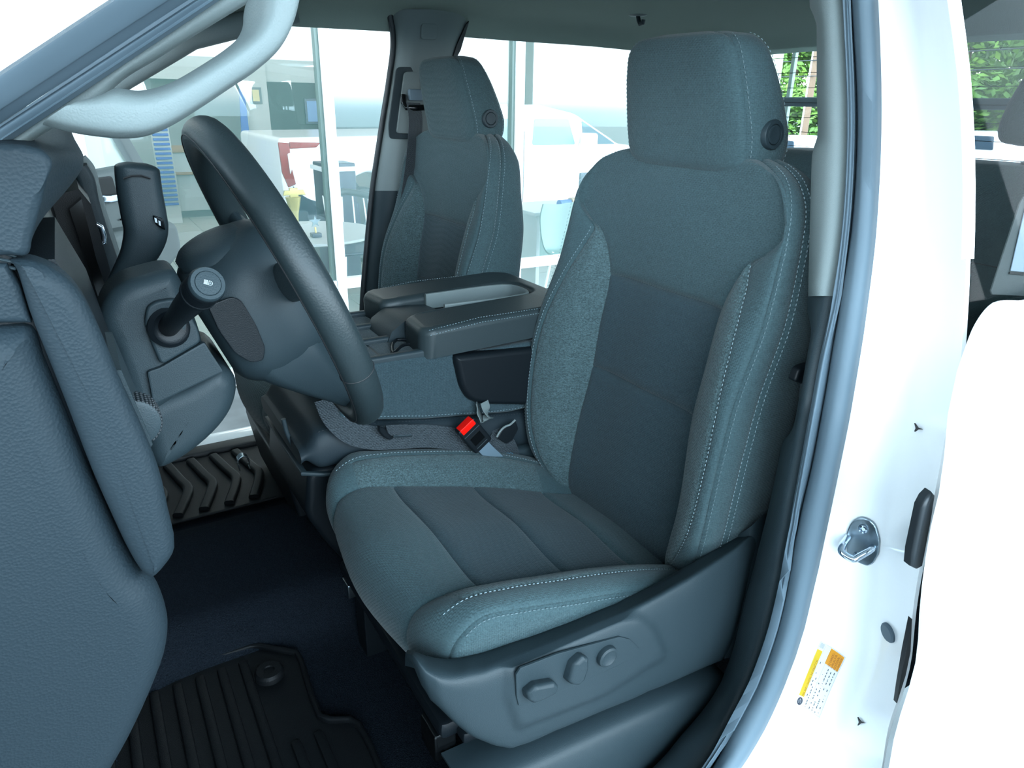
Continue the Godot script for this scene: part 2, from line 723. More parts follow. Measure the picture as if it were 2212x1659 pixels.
func back_ring(r: Array, zc: float) -> Array:
	var half := []
	var x: float = r[1]
	var wi: float = r[2]
	var ws: float = r[3]
	var es: float = r[4]
	var wo: float = r[5]
	var eo: float = r[6]
	var bk: float = r[7]
	var mid: float = (ws - wi)
	half.append(Vector2(0, bk))
	half.append(Vector2(wo * .82, bk))
	half.append(Vector2(wo, bk * .8 + eo * .1))
	half.append(Vector2(wo + .008 * clampf(bk / .1, 0, 1), eo + .047 * clampf(bk / .11, .2, 1)))
	half.append(Vector2(wo, eo))
	half.append(Vector2(ws, es))
	half.append(Vector2(wi + mid * .5, es * .62 - .004))
	half.append(Vector2(wi, -.004))
	half.append(Vector2(0, 0))
	var out := []
	for p in half: out.append(Vector3(x + p.y, r[0], zc + p.x))
	for i in range(half.size() - 2, -1, -1): out.append(Vector3(x + half[i].y, r[0], zc - half[i].x))
	return out
func edge_path(rows: Array, nr: Array, c: int, r0: int, r1: int, off: float, sgn: float, lift: float) -> Array:
	# points along column c, moved sideways by off metres towards higher columns
	var out := []
	for j in range(r0, r1 + 1):
		var p: Vector3 = rows[j][c]
		var dir: Vector3 = (rows[j][min(c + 1, rows[j].size() - 1)] - rows[j][max(c - 1, 0)]).normalized()
		out.append([p + dir * off + nr[j][c] * sgn * lift, nr[j][c] * sgn])
	return out
func row_path(rows: Array, nr: Array, r: int, c0: int, c1: int, off: float, sgn: float, lift: float) -> Array:
	var out := []
	for c in range(c0, c1 + 1):
		var p: Vector3 = rows[r][c]
		var dir: Vector3 = (rows[min(r + 1, rows.size() - 1)][c] - rows[max(r - 1, 0)][c]).normalized()
		out.append([p + dir * off + nr[r][c] * sgn * lift, nr[r][c] * sgn])
	return out
func make_seat(called: String, label: String, zc: float) -> Node3D:
	var s := thing(called, label, "seat", Vector3(.55, .80, zc))
	# ----- backrest -----
	var keys := []
	for r in BACK: keys.append(back_ring(r, zc))
	var nu := 10
	var nv := 8
	var base := loft_grid(keys, nu, nv, false, false, true)
	var nr := normals(base)
	var sg := 1.0
	if (nr[35][8 * nu] as Vector3).x > 0: sg = -1.0
	var K := func(k): return k * nu
	var seam2 := 4 * nv
	var seam1 := 6 * nv
	var apex := 8 * nv
	var last := base.size() - 1
	var dp := .0055
	var rows := sew(base, nr, sg, [[5 * nu, 0, apex + 6, .004], [11 * nu, 0, apex + 6, .004], [7 * nu, 0, 10 * nv, dp], [9 * nu, 0, 10 * nv, dp], [4 * nu, 0, last, dp], [12 * nu, 0, last, dp], [3 * nu, 0, last, dp], [13 * nu, 0, last, dp]],
		[[seam2, 7 * nu, 9 * nu, .010], [seam1, 7 * nu, 9 * nu, .010]])
	var pb := Node3D.new()
	pb.name = "backrest"
	s.add_child(pb, true)
	var mk_panel := func(nm, r0, r1, c0, c1, mt):
		var b: MB = panel(rows, r0, r1, c0, c1)
		b.orient(Vector3(.90, 1.25, zc))
		return obj(nm, b, M[mt], pb, false)
	mk_panel.call("insert", 0, seam2, K.call(7), K.call(9), "fabric_dark")
	mk_panel.call("insert", seam2, seam1, K.call(7), K.call(9), "fabric_dark")
	mk_panel.call("shoulder_panel", seam1, last, K.call(7), K.call(9), "fabric")
	for side in 2:
		var a: int = [5, 9][side]
		mk_panel.call("bolster", 0, apex + 2, K.call(a), K.call(a + 2), "heather")
		mk_panel.call("outer_bolster", 0, last, K.call([4, 11][side]), K.call([5, 12][side]), "fabric")
		mk_panel.call("piping_strip", 0, last, K.call([3, 12][side]), K.call([4, 13][side]), "fabric")
		mk_panel.call("side_panel", 0, last, K.call([0, 13][side]), K.call([3, 16][side]), "fabric")
		mk_panel.call("bolster_tip", apex + 2, last, K.call(a), K.call(a + 2), "fabric")
	var cap := MB.new()
	cap.fan(rows[last])
	obj("top_cap", cap, M.fabric, pb)
	var cap2 := MB.new()
	cap2.fan(rows[0])
	obj("bottom_cap", cap2, M.fabric_dark, pb)
	var st := MB.new()
	for sd in [[5, -1.0], [11, 1.0]]:
		stitch(st, edge_path(base, nr, K.call(sd[0]), 8, apex, sd[1] * .006, sg, .0005))
	for sd in [[4, -1.0], [12, 1.0], [3, 1.0], [13, -1.0], [3, -1.0], [13, 1.0]]:
		stitch(st, edge_path(base, nr, K.call(sd[0]), 8, 13 * nv, sd[1] * .006, sg, .0))
	stuff(obj("stitching", st, M.thread, pb, false))
	# ----- headrest -----
	make_headrest(s, zc)
	make_cushion(s, zc)
	return s
const HEAD := [
	# y, front x, back x, front half width, side half width
	[1.603, .862, .905, .070, .075],
	[1.606, .848, .925, .118, .122],
	[1.618, .840, .936, .130, .140],
	[1.655, .833, .940, .135, .147],
	[1.70, .823, .925, .131, .143],
	[1.745, .813, .905, .124, .136],
	[1.778, .808, .887, .114, .125],
	[1.793, .811, .876, .098, .108],
	[1.800, .825, .862, .060, .070]]
func make_headrest(s: Node3D, zc: float) -> void:
	var keys := []
	for r in HEAD:
		var half := [Vector2(0, r[2]), Vector2(r[4] * .75, r[2] - .002), Vector2(r[4], r[2] - (r[2] - r[1]) * .22), Vector2(r[4], r[1] + (r[2] - r[1]) * .45), Vector2(r[3], r[1] + .012 * clampf((r[2] - r[1]) / .07, .3, 1)), Vector2(r[3] * .8, r[1] + .001), Vector2(0, r[1] - .002)]
		var ring := []
		for p in half: ring.append(Vector3(p.y, r[0], zc + p.x))
		for i in range(half.size() - 2, -1, -1): ring.append(Vector3(half[i].y, r[0], zc - half[i].x))
		keys.append(ring)
	var nu := 8
	var base := loft_grid(keys, nu, 6, false, false, true)
	var nr := normals(base)
	var sg := 1.0
	if (nr[24][6 * nu] as Vector3).x > 0: sg = -1.0
	var rows := sew(base, nr, sg, [[4 * nu, 0, base.size() - 1, .004], [8 * nu, 0, base.size() - 1, .004]], [])
	var hr := Node3D.new()
	hr.name = "headrest"
	s.add_child(hr, true)
	var last := rows.size() - 1
	var O := Vector3(.88, 1.70, zc)
	for d in [["front_panel", 4, 8, "fabric"], ["side_panel", 0, 4, "fabric"], ["side_panel", 8, 12, "fabric"]]:
		var b := panel(rows, 0, last, d[1] * nu, d[2] * nu)
		b.orient(O)
		obj(d[0], b, M[d[3]], hr, false)
	var cp := MB.new()
	cp.fan(rows[last])
	obj("top_panel", cp, M.fabric, hr)
	var cp2 := MB.new()
	cp2.fan(rows[0])
	obj("bottom_panel", cp2, M.plastic_black, hr)
	var st := MB.new()
	stitch(st, edge_path(base, nr, 4 * nu, 6, last - 4, -.006, sg, .0))
	stitch(st, edge_path(base, nr, 8 * nu, 6, last - 4, .006, sg, .0))
	stitch(st, edge_path(rows, nr, 2 * nu, 8, last - 4, .0, sg, .001))
	stuff(obj("stitching", st, M.thread, hr, false))
	for k in [-1, 1]: obj("post", tube([Vector3(.888, 1.57, zc + .065 * k), Vector3(.886, 1.66, zc + .065 * k)], .006, 10), M.chrome, hr)
	# release button on the outboard side
	var at := Vector3(.882, 1.662, zc + .1475)
	var ax := Vector3(.03, .03, 1)
	var bt := obj("release_button", lathe(at, ax, [[.021, -.008], [.021, .0015], [.0195, .0035], [.015, .0035], [.0143, .001], [.0143, -.002]], 32), M.plastic, hr)
	obj("button_face", lathe(at, ax, [[.0138, -.004], [.0138, .002], [.013, .0035], [.011, .004], [.009, .0032], [0.0, .0028]], 28), M.plastic, bt)
# cushion rows: x, y of the middle, insert half width, stitch half width, stitch rise, outer half width, outer rise, skirt bottom y
const CUSH := [
	[0.33, 0.905, 0.15, 0.175, 0, 0.215, 0, 0.9],
	[0.29, 0.95, 0.152, 0.185, 0.002, 0.225, 0.002, 0.94],
	[0.268, 1, 0.154, 0.195, 0.004, 0.235, 0.003, 0.985],
	[0.266, 1.036, 0.158, 0.203, 0.008, 0.244, 0.004, 0.99],
	[0.283, 1.066, 0.162, 0.21, 0.014, 0.25, 0.006, 0.985],
	[0.325, 1.078, 0.164, 0.214, 0.024, 0.254, 0.019, 0.965],
	[0.393, 1.067, 0.161, 0.217, 0.031, 0.256, 0.023, 0.945],
	[0.47, 1.048, 0.157, 0.218, 0.035, 0.258, 0.026, 0.935],
	[0.552, 1.027, 0.152, 0.217, 0.037, 0.258, 0.028, 0.925],
	[0.63, 1.003, 0.147, 0.213, 0.037, 0.257, 0.029, 0.92],
	[0.702, 0.977, 0.142, 0.206, 0.034, 0.253, 0.029, 0.915],
	[0.77, 0.955, 0.14, 0.198, 0.026, 0.247, 0.023, 0.91],
	[0.83, 0.94, 0.138, 0.19, 0.012, 0.24, 0.011, 0.905]]
func make_cushion(s: Node3D, zc: float) -> void:
	var keys := []
	for i in CUSH.size():
		var r: Array = CUSH[i]
		var a: Array = CUSH[max(i - 1, 0)]
		var b: Array = CUSH[min(i + 1, CUSH.size() - 1)]
		var t := Vector2(b[0] - a[0], b[1] - a[1]).normalized()
		var n := Vector2(-t.y, t.x)    # outward in the side view (x, y)
		if i < 4: n = n.lerp(Vector2(-1, .15), .0)
		var o := Vector2(r[0], r[1])
		var half := []
		var sk := Vector2(r[0] + (.02 if i < 5 else 0.0), r[7])
		half.append([0.0, Vector2(r[0] + .05, r[7] - .03)])
		half.append([r[5] - .01, Vector2(sk.x + (.03 if i < 5 else 0.0), sk.y - .02)])
		half.append([r[5] + .004, sk.lerp(o + n * r[6], .55)])
		half.append([r[5], o + n * r[6]])
		half.append([r[3], o + n * r[4]])
		half.append([(r[2] + r[3]) * .5, o + n * (r[4] * .62)])
		half.append([r[2], o])
		half.append([0.0, o + n * .004])
		var ring := []
		for p in half: ring.append(Vector3(p[1].x, p[1].y, zc + p[0]))
		for k in range(half.size() - 2, -1, -1): ring.append(Vector3(half[k][1].x, half[k][1].y, zc - half[k][0]))
		keys.append(ring)
	# the nose is rounder at the corners: pull the outer keys back there
	for i in 7:
		var q: float = [.06, .055, .05, .045, .035, .02, .008][i]
		for k in keys[i].size():
			var w: float = abs(keys[i][k].z - zc) / .26
			keys[i][k].x += q * pow(clampf(w, 0, 1), 2.5)
	var nu := 9
	var nv := 9
	var base := loft_grid(keys, nu, nv, false, false, true)
	var nr := normals(base)
	var sg := 1.0
	if (nr[8 * nv][7 * nu] as Vector3).y < 0: sg = -1.0
	var pc := Node3D.new()
	pc.name = "cushion"
	s.add_child(pc, true)
	var last := base.size() - 1
	var A := 6 * nv
	var B := 8 * nv
	var C := 10 * nv
	var dp := .005
	var rows := sew(base, nr, sg, [[6 * nu, 3, last, dp], [8 * nu, 3, last, dp], [4 * nu, 5 * nv, last, .0035], [10 * nu, 5 * nv, last, .0035], [3 * nu, 3, last, .0035], [11 * nu, 3, last, .0035]],
		[[A, 6 * nu, 8 * nu, .008], [B, 6 * nu, 8 * nu, .008], [C, 6 * nu, 8 * nu, .008], [5 * nv, 4 * nu, 6 * nu, .003], [5 * nv, 8 * nu, 10 * nu, .003]])
	var O := Vector3(.55, .97, zc)
	var add := func(nm, r0, r1, c0, c1, mt):
		var b: MB = panel(rows, r0, r1, c0 * nu, c1 * nu)
		b.orient(O)
		return obj(nm, b, M[mt], pc, false)
	add.call("front_panel", 0, A, 6, 8, "fabric")
	add.call("insert", A, B, 6, 8, "fabric_dark")
	add.call("insert", B, C, 6, 8, "fabric_dark")
	add.call("insert", C, last, 6, 8, "fabric")
	for d in [[4, 6], [8, 10]]:
		add.call("bolster", 5 * nv, C, d[0], d[1], "heather")
		add.call("bolster_front", 0, 5 * nv, d[0], d[1], "fabric")
		add.call("bolster_rear", C, last, d[0], d[1], "fabric")
	for d in [[3, 4], [10, 11]]: add.call("outer_bolster", 0, last, d[0], d[1], "fabric")
	for d in [[0, 3], [11, 14]]: add.call("skirt", 0, last, d[0], d[1], "fabric")
	var st := MB.new()
	for sd in [[4, -1.0], [10, 1.0], [3, -1.0], [11, 1.0]]:
		stitch(st, edge_path(base, nr, sd[0] * nu, 4 * nv + 4, last - 8, sd[1] * .006, sg, .0))
	stuff(obj("stitching", st, M.thread, pc, false))
	for rr in [0, last]:
		var cp := MB.new()
		cp.fan(rows[rr])
		obj("end_cap", cp, M.fabric_dark, pc)

# ---------- plastic side of the driver seat, its rail and riser ----------
func seat_base(s: Node3D) -> void:
	var top := [[880, 1402], [893, 1404], [920, 1412], [960, 1418], [1010, 1412], [1100, 1385], [1200, 1350], [1330, 1300], [1400, 1266], [1470, 1226], [1560, 1176], [1620, 1140], [1660, 1120]]
	var ridge := [[880, 1412], [893, 1416], [920, 1446], [960, 1466], [1010, 1466], [1060, 1455], [1150, 1420], [1250, 1376], [1350, 1334], [1430, 1292], [1500, 1252], [1580, 1200], [1640, 1152], [1660, 1135]]
	var bot := [[880, 1420], [893, 1436], [905, 1472], [930, 1512], [1000, 1575], [1050, 1602], [1090, 1613], [1115, 1611], [1200, 1577], [1300, 1535], [1400, 1492], [1560, 1425], [1600, 1375], [1640, 1260], [1660, 1180]]
	var zo := [[880, .66], [893, .682], [915, .70], [950, .714], [1010, .722], [1100, .726], [1500, .726], [1600, .718], [1660, .70]]
	var plateau := PackedVector2Array()
	for p in [[1108, 1432], [1200, 1398], [1335, 1342], [1375, 1340], [1402, 1362], [1425, 1412], [1300, 1492], [1125, 1560], [1105, 1500]]:
		var q := pz(p[0], p[1], .727)
		plateau.append(Vector2(q.x, q.y))
	var rows := []
	for k in 79:
		var u := 880 + 780.0 * k / 78
		var z := lookup(zo, u)
		var t := lookup(top, u)
		var r := lookup(ridge, u)
		var bo := lookup(bot, u)
		var a := pz(u, t, z - .048)
		var key := [a + Vector3(0, -.03, -.004), a + Vector3(0, -.004, 0), pz(u, lerpf(t, r, .45), z - .022), pz(u, lerpf(t, r, .85), z - .006), pz(u, lerpf(r, bo, .1), z), pz(u, lerpf(r, bo, .5), z + .002), pz(u, lerpf(r, bo, .9), z - .002), pz(u, bo, z - .008), pz(u, bo - 2, z - .03)]
		rows.append(spline(key, 8))
	for jj in rows.size():
		for i in rows[jj].size():
			if i < 24: continue
			var p: Vector3 = rows[jj][i]
			if i > 56: continue
			var d := in_poly(Vector2(p.x, p.y), plateau)
			rows[jj][i].z += .007 * smoothstep(-.014, .0, d)
	var b := shell(rows, .003)
	b.crease = 1.2
	var sh := obj("side_shield", b, M.plastic, s)
	# switch plate and the three power switches
	var pl := []
	for p in [[1112, 1455], [1122, 1440], [1200, 1410], [1335, 1373], [1358, 1378], [1378, 1398], [1360, 1420], [1340, 1432], [1230, 1482], [1132, 1521], [1118, 1521], [1113, 1500]]: pl.append(pz(p[0], p[1], .7345))
	obj("switch_panel", slab(pl, Vector3(0, 0, 1), .003, .0012, 2), M.plastic, sh)
	var sw := arc_round(pzs([[1126, 1487], [1146, 1470], [1186, 1463], [1195, 1472], [1190, 1490], [1165, 1503], [1142, 1511], [1130, 1503]], .737), .003, 3)
	var o := slab(sw, Vector3(.1, .2, 1), .014, .006, 3)
	obj("cushion_switch", o, M.plastic, sh)
	sw = arc_round(pzs([[1215, 1462], [1226, 1425], [1246, 1407], [1257, 1410], [1258, 1430], [1250, 1458], [1237, 1472], [1222, 1470]], .737), .003, 3)
	obj("backrest_switch", slab(sw, Vector3(.2, .1, 1), .014, .006, 3), M.plastic, sh)
	var c := pz(1308, 1414, .737)
	obj("lumbar_switch", lathe(c, Vector3(0, 0, 1), [[.0155, -.003], [.0155, .004], [.0145, .007], [.0115, .0085], [.0105, .0075], [.006, .006], [.0, .0058]], 32), M.plastic, sh)
	# inner side: buckle side, plain plastic ledge
	obj("inner_shield", rbox(Vector3(.56, .965, .155), Vector3(.48, .11, .03), .012, 3), M.plastic, s)
	# recliner cover behind the backrest foot
	obj("recliner_cover", loft([[Vector3(.80, 1.10, .70), Vector3(.83, 1.115, .70), Vector3(.85, 1.09, .69), Vector3(.85, 1.05, .67), Vector3(.81, 1.05, .66)], [Vector3(.79, 1.0, .715), Vector3(.82, 1.0, .715), Vector3(.845, .98, .70), Vector3(.84, .96, .66), Vector3(.80, .97, .65)], [Vector3(.77, .87, .715), Vector3(.80, .87, .715), Vector3(.82, .87, .70), Vector3(.81, .87, .66), Vector3(.78, .87, .65)]], 5, 6), M.plastic, s)
	# riser cover and rails
	var rr := []
	for x in [.30, .34, .40, .50, .60, .70, .76, .79, .81]:
		var yt2 := lookup([[.30, .862], [.60, .848], [.76, .835], [.79, .82], [.81, .78]], x)
		var k := []
		for q in [[.64, -.004], [.69, .0], [.715, -.008], [.724, -.03], [.722, -.09], [.72, -.16]]: k.append(Vector3(x, max(yt2 + q[1], .69), q[0] - (.03 if x > .80 else 0.0)))
		rr.append(k)
	var rg := loft_grid(rr, 5, 4)
	var rb := shell(rg, .004)
	obj("riser_cover", rb, M.plastic, s)
	var e := pz(965, 1615, .64)
	obj("rail", rbox(Vector3(.60, .838, .655), Vector3(.55, .028, .035), .004), M.steel, s)
	obj("rail_cap", rbox(Vector3(.326, .840, .655), Vector3(.02, .028, .036), .004), M.plastic, s)
	obj("rail", rbox(Vector3(.58, .845, .21), Vector3(.55, .03, .035), .004), M.steel, s)
	obj("rail_motor", rbox(Vector3(.31, .86, .61), Vector3(.035, .05, .05), .005), M.gloss_black, s)
	obj("rail_bracket", rbox(Vector3(.36, .885, .63), Vector3(.07, .02, .06), .006), M.plastic_black, s)
	obj("seat_pan", rbox(Vector3(.55, .89, .42), Vector3(.50, .03, .44), .01), M.plastic_black, s)
	for k in 4: obj("rail_foot", rbox(Vector3(.36 + .40 * (k % 2), .765, [.655, .21][k / 2]), Vector3(.06, .16, .05), .004), M.plastic_black, s)

const zc_d := .42
func build() -> void:
	cab()
	var drv := make_seat("captain_chair", "dark grey cloth front seat beside the open near door, power switches on its side", zc_d)
	var pas := drv.duplicate()
	pas.name = numbered("captain_chair")
	add_child(pas)
	pas.position.z = -zc_d
	pas.set_meta("label", "dark grey cloth front seat beyond the console, beside the far doorway")
	seat_base(drv)
	obj("base_box", slab(arc_round([Vector3(.30, .90, -.64), Vector3(.33, .72, -.64), Vector3(.82, .72, -.64), Vector3(.84, .93, -.64)], .02, 3), Vector3(0, 0, 1), .44, .01, 3, true), M.plastic_black, pas)
	dash()
	console()
	mats()
	rear_seat()
	far_door()
	near_door()
	outside()

# ---------- cab ----------
# the sides of the cab lean in above the belt line: plane z + .27 * (y - 1.35) = z0
func ps(u, v, z0) -> Vector3:
	var p := pz(u, v, z0)
	if p.y <= 1.35: return p
	var d := ray(u, v)
	return CP + d * ((z0 - CP.z - .27 * (CP.y - 1.35)) / (d.z + .27 * d.y))
const TRIM_L := [[-120, 1752], [0, 1757], [22, 1759], [40, 1771], [200, 1772], [290, 1774], [330, 1763], [400, 1760], [500, 1757], [632, 1753]]
const TRIM_D := [[632, 1752], [678, 1752], [735, 1767], [798, 1767], [877, 1750], [912, 1744], [944, 1706], [965, 1694], [1093, 1668], [1220, 1637], [1336, 1608], [1405, 1590], [1480, 1562], [1530, 1530], [1590, 1480], [1659, 1420], [1760, 1320]]
const SEAL_I := [[-120, 1812], [0, 1820], [250, 1829], [450, 1822], [640, 1800], [775, 1770], [931, 1741], [1134, 1706], [1249, 1686], [1365, 1660], [1480, 1619], [1567, 1573], [1659, 1515], [1760, 1440]]
const SEAL_G := [[-120, 1832], [0, 1846], [250, 1858], [480, 1847], [700, 1815], [850, 1790], [1000, 1762], [1150, 1728], [1270, 1705], [1370, 1680], [1480, 1640], [1580, 1588], [1659, 1545], [1760, 1475]]
const SEAL_O := [[-120, 1868], [0, 1885], [250, 1893], [500, 1882], [720, 1855], [900, 1825], [1060, 1793], [1220, 1760], [1350, 1730], [1440, 1700], [1560, 1650], [1659, 1590], [1760, 1510]]
const JAMB_O := [[-120, 2040], [0, 2058], [150, 2078], [300, 2088], [450, 2090], [600, 2086], [720, 2080], [800, 2073], [850, 2060], [920, 2045], [1105, 2012], [1278, 1978], [1423, 1963], [1480, 1949], [1567, 1920], [1659, 1905], [1760, 1890]]
func jamb(u, v) -> Vector3:
	var a := lookup(SEAL_O, v)
	var b := lookup(JAMB_O, v)
	var s := clampf((u - a) / (b - a), -.2, 1.2)
	return ps(u, v, .825 + .14 * s - .02 * sin(s * PI))
func strip(tabs: Array, zs: Array, v0: float, v1: float, n: int, sub := 4) -> Array:
	var rows := []
	for i in n + 1:
		var v := lerpf(v0, v1, float(i) / n)
		var k := []
		for c in tabs.size(): k.append(ps(lookup(tabs[c][0], v) + tabs[c][1], v, zs[c]))
		rows.append(PackedVector3Array(spline(k, sub)))
	return rows
func cab() -> void:
	var body := thing("truck_body", "white pickup truck body around the open front doorways", "truck body", Vector3(.75, .6, .9))
	# B-pillar on the driver's side
	var rows := []
	for i in 61:
		var v := -120 + 1880.0 * i / 60
		var a := lookup(SEAL_O, v)
		var b := lookup(JAMB_O, v)
		var r := PackedVector3Array()
		for k in 13: r.append(jamb(lerpf(a - 6, b, k / 12.0), v))
		rows.append(r)
	var sb := shell(rows, -.004 if normals(rows)[30][6].dot(CP - rows[30][6]) < 0 else .004)
	sb.crease = 1.0
	obj("b_pillar", sb, M.paint, body)
	# rocker under the door and the floor edge beside the seat
	obj("rocker", rbox(Vector3(.1, .60, .87), Vector3(1.6, .16, .18), .03, 3), M.paint, body)
	# A-pillar outer skin on the driver's side
	obj("a_pillar", slab(pzs([[-240, 312], [0, 154], [120, 75], [231, 2], [400, -109], [560, -214], [560, -400], [-240, -200]], .838), Vector3(.0, .0, -1), .05, .01), M.paint, body)
	# roof, far side, back and front of the cab
	obj("roof", rbox(Vector3(1.12, 2.0, 0), Vector3(1.98, .03, 1.5), .012), M.paint, body)
	for k in [-1, 1]: obj("roof_rail", tube([Vector3(.32 if k < 0 else .55, 1.925 if k < 0 else 1.96, .745 * k), Vector3(.8, 1.965, .74 * k), Vector3(1.6, 1.955, .74 * k), Vector3(2.05, 1.90, .74 * k)], .035, 12), M.paint, body)
	obj("far_rocker", rbox(Vector3(.55, .66, -.86), Vector3(2.6, .12, .10), .02), M.paint, body)
	obj("firewall", rbox(Vector3(-.62, 1.05, 0), Vector3(.04, .9, 1.6), .01), M.plastic_black, body)
	obj("far_hinge_pillar", rbox(Vector3(-.46, 1.1, -.80), Vector3(.28, .9, .10), .02), M.paint, body)
	obj("hinge_pillar", rbox(Vector3(-.50, 1.1, .80), Vector3(.28, .9, .10), .02), M.paint, body)
	obj("back_panel", rbox(Vector3(2.08, 1.08, 0), Vector3(.05, .94, 1.62), .01), M.paint, body)
	# rear glass with its frame and defroster wires
	var rg := obj("rear_window", slab([Vector3(2.05, 1.55, -.66), Vector3(2.05, 1.55, .66), Vector3(2.0, 1.875, .60), Vector3(2.0, 1.875, -.60)], Vector3(1, .15, 0), .004), M.glass, body)
	for k in 7:
		var t := .1 + .8 * k / 6.0
		var p := Vector3(2.05, 1.55, 0).lerp(Vector3(2.0, 1.875, 0), t)
		var w := lerpf(.62, .57, t)
		obj("defroster_wire", tube([p + Vector3(-.002, 0, -w), p + Vector3(-.002, 0, w)], .0009, 5), M.rubber, rg)
	obj("rear_window_bar", rbox(Vector3(2.035, 1.715, 0), Vector3(.012, .028, 1.24), .004), M.seal, body)
	for k in [-1, 1]:
		obj("rear_window_post", sweep([Vector3(2.06, 1.5, .70 * k), Vector3(2.0, 1.9, .64 * k)], rrect(.05, .10, .012), Vector3(1, 0, 0)), M.plastic_black, body)
		obj("rear_pillar", rbox(Vector3(1.98, 1.72, .755 * k), Vector3(.28, .5, .04), .015, 2, Basis(Vector3(1, 0, 0), -.2 * k)), M.trim_light, body)
	# the bonnet ahead of the windshield
	var hk := []
	for x in [-2.35, -2.3, -2.1, -1.5, -.9, -.78]:
		var yb := lookup([[-2.35, 1.22], [-2.3, 1.30], [-2.1, 1.36], [-1.5, 1.42], [-.9, 1.46], [-.78, 1.47]], x)
		hk.append([Vector3(x, yb - .25, -.98), Vector3(x, yb - .03, -.95), Vector3(x, yb + .01, -.6), Vector3(x, yb - .01, -.45), Vector3(x, yb, 0), Vector3(x, yb - .01, .45), Vector3(x, yb + .01, .6), Vector3(x, yb - .03, .95), Vector3(x, yb - .25, .98)])
	var hs := loft_grid(hk, 5, 4)
	obj("bonnet", shell(hs, .02 if normals(hs)[8][20].y > 0 else -.02), M.paint, body)
	# the windshield
	obj("windshield", slab([Vector3(-.75, 1.50, -.72), Vector3(-.75, 1.50, .72), Vector3(.12, 1.93, .62), Vector3(.12, 1.93, -.62)], Vector3(-.45, .9, 0), .005), M.glass, body)
	# far A-pillar, header and far B-pillar skin
	obj("far_a_pillar", sweep([Vector3(-.62, 1.42, -.80), Vector3(.0, 1.655, -.735), Vector3(.30, 1.83, -.70), Vector3(.55, 1.90, -.69)], rrect(.055, .07, .02, 3), Vector3(0, 0, 1)), M.trim_light, body)
	seals()
	b_trims()
	rear_door()
	markings()
	# headliner and carpet
	var hl := []
	for x in [.10, .2, .35, .55, .8, 1.2, 1.6, 1.9, 2.04]:
		var yc := lookup([[.10, 1.87], [.2, 1.91], [.35, 1.945], [.8, 1.955], [1.6, 1.945], [1.9, 1.915], [2.04, 1.872]], x)
		var k := []
		for q in [[-.735, -.075], [-.715, -.048], [-.66, -.02], [-.45, -.004], [0, .0], [.45, -.004], [.66, -.02], [.715, -.048], [.735, -.075]]:
			k.append(Vector3(x, yc + q[1] * clampf(1.3 - abs(x - 1.0) * .6, .2, 1), q[0]))
		hl.append(k)
	var hb := shell(loft_grid(hl, 6, 5), .012)
	hb.crease = 1.2
	var ceil := struct("ceiling", hb, M.headliner)
	# coat hook hanging from the headliner
	var ch := thing("coat_hook", "small grey plastic coat hook under the headliner", "hook", py(1378, 34, 1.935))
	var cp := py(1378, 32, 1.935)
	obj("base", lathe(cp + Vector3(0, .008, 0), Vector3(0, -1, 0), [[.03, 0], [.028, .008], [.02, .012], [0, .012]], 24), M.trim_light, ch)
	obj("hook", tube([cp, cp + Vector3(.0, -.014, .005), cp + Vector3(.0, -.024, .012), cp + Vector3(.0, -.022, .024), cp + Vector3(.0, -.014, .026)], .006, 10), M.plastic, ch)
	# carpet: flat footwells and a hump between them
	var fl := []
	for x in [-.6, -.35, -.15, 0, .3, .8, 1.4, 2.05]:
		var k := []
		var up := lookup([[-.6, .35], [-.35, .12], [-.15, .03], [0, 0], [2.05, 0]], x)
		for q in [[-.81, .69], [-.5, .69], [-.40, .70], [-.34, .735], [-.26, .765], [0, .77], [.05, .765], [.10, .735], [.15, .70], [.25, .69], [.5, .69], [.80, .69]]: k.append(Vector3(x, q[1] + up, q[0]))
		fl.append(k)
	var fb := shell(loft_grid(fl, 4, 4), .02)
	fb.crease = 1.2
	struct("floor", fb, M.carpet)
	var sl := thing("door_sill", "dark grey plastic scuff plate along the near door sill", "sill trim", Vector3(.4, .7, .77))
	var sr := []
	for x in [-.30, .0, .3, .5, .65, .74, .80]:
		var k := []
		for q in [[.725, .70], [.735, .722], [.76, .728], [.80, .724], [.815, .715], [.82, .69]]: k.append(Vector3(x, q[1], q[0]))
		sr.append(k)
	obj("plate", shell(loft_grid(sr, 4, 3), -.004), M.plastic, sl)
	var fs := thing("far_door_sill", "dark scuff plate along the far doorway floor", "sill trim", Vector3(.4, .7, -.82))
	obj("plate", rbox(Vector3(.3, .705, -.80), Vector3(1.1, .03, .06), .01), M.plastic_black, fs)
